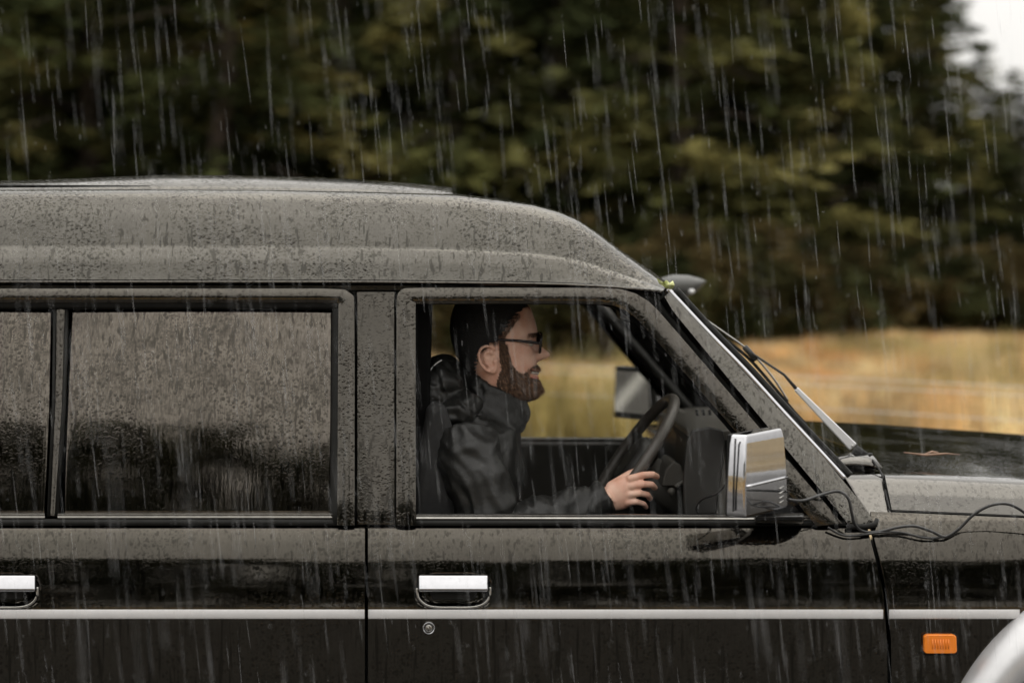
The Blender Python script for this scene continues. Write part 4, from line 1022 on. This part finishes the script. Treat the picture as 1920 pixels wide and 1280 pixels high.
# temple hair and brow
hs, hc = [], []; cnt = 0
while cnt < 2600:
    if cnt < 1900:
        v = r_.uniform(585, 652); a = r_.uniform(.9, 2.0)*r_.choice([-1, 1]); p = head_pt(v, a, .001); u_, v_ = uv_of(p)
        b0 = interp(v, capb)
        if not (b0-8 < u_ < b0+14-(v-585)*.03): continue
        d = Vector((-.35+.2*r_.normal(), .2*r_.normal(), -.9)).normalized(); l = r_.uniform(.008, .016)
    else:
        v = r_.uniform(622, 630); a = r_.uniform(.12, .75)*r_.choice([-1, 1]); p = head_pt(v, a, .001)
        d = Vector((-.4, math.copysign(.8, a), -.2+.3*r_.normal())).normalized(); l = r_.uniform(.006, .011)
    w = d.cross(Vector((r_.normal(), r_.normal(), r_.normal()))).normalized()*.0005
    hs += [p-w, p+w, p+d*l+(p-Vector(((915-U0)*kx, YH, p.z))).normalized()*.002]; hc.append(bc[r_.integers(4)]*r_.uniform(.4, .9)); cnt += 1
me = quick_mesh('hair', np.array([tuple(x) for x in hs]), 3, np.clip(np.array(hc), 0, 1), M['beard']); ho = link('hair', me, person); ho['kind'] = 'stuff'
# eyes and lips
for s in (-1, 1):
    e = Vector(((990-U0)*kx, YH+s*.033, ZC-(642-V0)*kx))
    eo = mk('eye', ellipsoid(e, (.0125, .0125, .0105), 16, 12), M['white'], person)
    mk('iris', ellipsoid(e+Vector((.0095, 0, 0)), (.0042, .0055, .0055), 12, 8), M['iris'], eo)
lipm = simple('lips', (.42, .16, .12), .4, var=.1, scale=80)
mk('lips', merge(*[tube([head_pt(v0-abs(a)*7, a, .003) for a in np.linspace(-.62, .62, 13)], [.001]+[.0036]*11+[.001], 8) for v0 in (694, 709)]), lipm, person)
mk('teeth', tube([head_pt(699.5-abs(a)*6, a, .0015) for a in np.linspace(-.55, .55, 11)], .0036, 8), simple('teeth_enamel', (.75, .72, .66), .3), person)
# glasses
gls = mk('glasses', merge(*[tube([Vector(((920-U0)*kx, YH+s*.081, ZC-(633-V0)*kx)), Vector(((965-U0)*kx, YH+s*.0745, ZC-(635.5-V0)*kx)), Vector(((1004-U0)*kx, YH+s*.066, ZC-(640-V0)*kx)), Vector(((1011-U0)*kx, YH+s*.060, ZC-(639-V0)*kx))], [.0028, .0034, .0042, .0046], 8) for s in (-1, 1)]), M['spectacle'], person)
for s in (-1, 1):
    cg_ = Vector(((1014.5-U0)*kx, YH+s*.034, ZC-(642-V0)*kx)); lp = []
    for a in np.linspace(0, 2*math.pi, 41)[:-1]:
        yy = .0265*math.copysign(abs(math.cos(a))**.65, math.cos(a)); zz = .0235*math.copysign(abs(math.sin(a))**.65, math.sin(a))
        lp.append(cg_+Vector((-abs(yy*s+.034)*.09+zz*.10, yy, zz)))
    mk('rim', tube(lp, .0034, 8, closed=True), M['spectacle'], gls)
    mk('lens', (lp, [tuple(range(40))]), M['lens'], gls, smooth=False)
mk('bridge', tube([Vector(((1015-U0)*kx, YH+y, ZC-(637-V0)*kx)) for y in (-.01, 0, .01)], .0025, 8), M['spectacle'], gls)

# jacket: torso, sleeves, bunched hood and stand-up collar fused into one cloth surface
def ring_xy(cu, cv, y, ru, ry, n=28, tilt=0.0):
    c = V(cu, cv, y); return [c+Vector((ru*math.cos(a), ry*math.sin(a), tilt*ru*math.cos(a))) for a in np.linspace(0, 2*math.pi, n+1)[:-1]]
jt = loft([ring_xy(908, 752, YH, .068, .075, tilt=-.25), ring_xy(905, 780, YH, .085, .11, tilt=-.2), ring_xy(897, 800, YH, .10, .165), ring_xy(890, 830, YH, .115, .195), ring_xy(888, 890, YH, .125, .20), ring_xy(884, 960, YH, .125, .195), ring_xy(884, 1040, YH, .13, .195), ring_xy(886, 1130, YH, .15, .2)])
slv = tube([V(873, 815, .255), V(882, 858, .225), V(898, 905, .205), V(916, 960, .195), V(932, 1000, .20), V(985, 990, .215), V(1040, 968, .235), V(1090, 950, .255), V(1122, 938, .262), V(1136, 931, .262)], [.075, .084, .080, .074, .068, .062, .056, .047, .040, .037], 22)
sll = tube([V(873, 815, .585), V(890, 880, .625), V(915, 950, .65), V(935, 990, .65), V(985, 985, .64), V(1040, 975, .62), V(1062, 970, .605)], [.075, .08, .075, .068, .06, .052, .045], 20)
hood = merge(ellipsoid(V(832, 722, YH), (.056, .13, .072)), ellipsoid(V(818, 760, YH), (.04, .12, .07)), ellipsoid(V(850, 770, .36), (.06, .10, .045)), ellipsoid(V(868, 752, .33), (.045, .05, .022), rot=Matrix.Rotation(R(20), 3, 'Y')), ellipsoid(V(826, 700, YH), (.03, .12, .042)), ellipsoid(V(812, 740, .33), (.035, .05, .06)))
col = []
for a in np.linspace(0, 2*math.pi, 41)[:-1]:
    c, s = math.cos(a), math.sin(a)
    ut = 922+(66 if c > 0 else 50)*c; vt_ = 718+24*c; ub_ = 925+(60 if c > 0 else 62)*c; vb_ = 785+20*c
    t0 = V(ut, vt_, YH); t0.y = YH+.072*s; b0 = V(ub_, vb_, YH); b0.y = YH+.092*s; col.append((t0, b0))
inner = [Vector(((t.x-V(922, 0, YH).x)*.82+V(922, 0, YH).x, YH+(t.y-YH)*.82, t.z-.004)) for t, b in col]; innb = [Vector(((b.x-V(922, 0, YH).x)*.78+V(922, 0, YH).x, YH+(b.y-YH)*.8, b.z)) for t, b in col]
n = len(col); cv_ = [t for t, b in col]+[b for t, b in col]+inner+innb; cf = []
for i in range(n):
    k = (i+1) % n; cf += [(i, i+n, k+n, k), (2*n+i, 2*n+k, 3*n+k, 3*n+i), (i, k, 2*n+k, 2*n+i), (n+i, 3*n+i, 3*n+k, n+k)]
tip = prism_uv([(958, 740), (984, 742), (996, 776), (990, 790), (960, 800)], .38, .46)
tmp = mk('jacket_form', merge(jt, slv, sll, hood, (cv_, cf), tip), None)
m = tmp.modifiers.new('r', 'REMESH'); m.mode = 'VOXEL'; m.voxel_size = .0055
m = tmp.modifiers.new('s', 'SMOOTH'); m.factor = .5; m.iterations = 6
dg = bpy.context.evaluated_depsgraph_get()
jm = bpy.data.meshes.new_from_object(tmp.evaluated_get(dg)); bpy.data.objects.remove(tmp)
nv = len(jm.vertices); co = np.empty(nv*3, np.float32); jm.vertices.foreach_get('co', co); co = co.reshape(-1, 3)
no = np.empty(nv*3, np.float32); jm.vertices.foreach_get('normal', no); no = no.reshape(-1, 3)
sl0, sl1 = V(873, 815, .225), V(932, 1000, .2); fdir = (V(1122, 938, .262)-V(932, 1000, .2)).normalized()
for i in range(nv):
    p = Vector(co[i]); d = 0.0
    u_ = p.x*F/(DC+p.y)+U0; v_ = V0+(ZC-p.z)*F/(DC+p.y)
    w = noise.noise_vector(p*7)
    q = Vector((p.x*26+p.z*14+w.x*1.6, p.y*10+w.y, p.z*9-p.x*8))      # long folds falling down the sleeve
    d += .0065*(1-abs(noise.noise(q))*2.4)
    if u_ > 985: d += .006*(1-2.2*abs(noise.noise(Vector((p.x*45+w.x*2, p.y*14, p.z*18)))))      # crumples across the forearm
    if v_ < 790 and u_ < 900: d += .008*(1-2.2*abs(noise.noise(Vector((p.x*14+w.x, p.y*12, p.z*40+p.x*12)))))   # bunched hood
    if v_ < 805 and u_ > 915: d *= .3
    d += .0015*noise.noise(p*38)
    co[i] += no[i]*d
jm.vertices.foreach_set('co', co.ravel()); jm.update(); jm.polygons.foreach_set('use_smooth', [True]*len(jm.polygons))
jm.materials.clear(); jm.materials.append(M['jacket'])
jk = link('jacket', jm, person)
mk('cuff', tube([V(1118, 940, .262), V(1128, 935, .262), V(1138, 930, .262)], [.041, .042, .040], 20, flat=.85), M['jacket'], jk)
mk('hood_piping', tube([V(u, v, .32) for u, v in catmull([(790, 735), (800, 705), (815, 684), (828, 675)], 5)], .0018, 6), M['reflective'], jk)
mk('reflective_strip', tube([V(996, 943, .55), V(1016, 946, .545), V(1040, 956, .545)], [.009, .0085, .008], 8, flat=.4), M['reflective'], jk)
mk('trousers', merge(*[tube([V(880, 1110, y), V(1040, 1095, y), V(1180, 1090, y2), V(1208, 1112, y2), V(1300, 1330, y2), V(1322, 1385, y2)], [.105, .1, .08, .075, .066, .06], 16) for y, y2 in ((.34, .30), (.5, .54))]), M['trousers'], person)

# ------------------------------------------------------------------ rain
def make_rain():
    def region(n, xr, yr, zr):
        return np.stack([rng.uniform(*xr, n), rng.uniform(*yr, n), rng.uniform(*zr, n)], 1)
    pts = np.concatenate([region(6800, (-2.2, 2.8), (-.95, -.12), (.2, 3.0)), region(1300, (-2.2, 2.8), (-1.8, -.95), (.2, 3.0)), region(250, (-2.2, 2.8), (-2.8, -1.9), (.2, 3.0)), region(1500, (-3, 4), (2.1, 4.2), (.2, 4))])
    n = len(pts)
    ln = np.where(rng.random(n) < .3, rng.uniform(.008, .02, n), rng.gamma(2.4, .038, n)+.02)
    wd = rng.uniform(.00022, .00046, n)
    d = np.stack([.095+rng.normal(0, .02, n), rng.normal(0, .03, n), -np.ones(n)], 1); d /= np.linalg.norm(d, axis=1, keepdims=True)
    V6, F6 = [], []
    a = pts; b = pts+d*ln[:, None]; c = pts+d*(ln*.7)[:, None]
    ringv = [c+np.stack([np.cos(t)*wd, np.sin(t)*wd, np.zeros(n)], 1) for t in (0, 2.094, 4.189)]
    allv = np.stack([a, b]+ringv, 1).reshape(-1, 3)
    me = bpy.data.meshes.new('rain'); me.vertices.add(len(allv)); me.vertices.foreach_set('co', allv.astype(np.float32).ravel())
    tri = np.array([[0, 2, 3], [0, 3, 4], [0, 4, 2], [1, 3, 2], [1, 4, 3], [1, 2, 4]])
    idx = (np.arange(n)[:, None, None]*5+tri[None]).reshape(-1, 3).astype(np.int32)
    me.loops.add(idx.size); me.loops.foreach_set('vertex_index', idx.ravel())
    me.polygons.add(len(idx)); me.polygons.foreach_set('loop_start', np.arange(0, idx.size, 3, dtype=np.int32))
    me.update(calc_edges=True); me.polygons.foreach_set('use_smooth', [True]*len(me.polygons))
    m_, N, L, b_ = base_mat('falling_water')
    out = N['Material Output']; N.remove(b_)
    tr = N.new('ShaderNodeBsdfTransparent'); tl = N.new('ShaderNodeBsdfTranslucent'); tl.inputs['Color'].default_value = (.8, .81, .82, 1)
    df = N.new('ShaderNodeBsdfDiffuse'); df.inputs['Color'].default_value = (.8, .81, .82, 1)
    m1 = N.new('ShaderNodeMixShader'); L.new(tl.outputs[0], m1.inputs[1]); L.new(df.outputs[0], m1.inputs[2])
    m2 = N.new('ShaderNodeMixShader'); m2.inputs[0].default_value = .28; L.new(tr.outputs[0], m2.inputs[1]); L.new(m1.outputs[0], m2.inputs[2])
    L.new(m2.outputs[0], out.inputs[0]); me.materials.append(m_)
    tag(link('rain', me), 'slanting streaks of falling rain all over the scene', 'rain', kind='stuff')
make_rain()
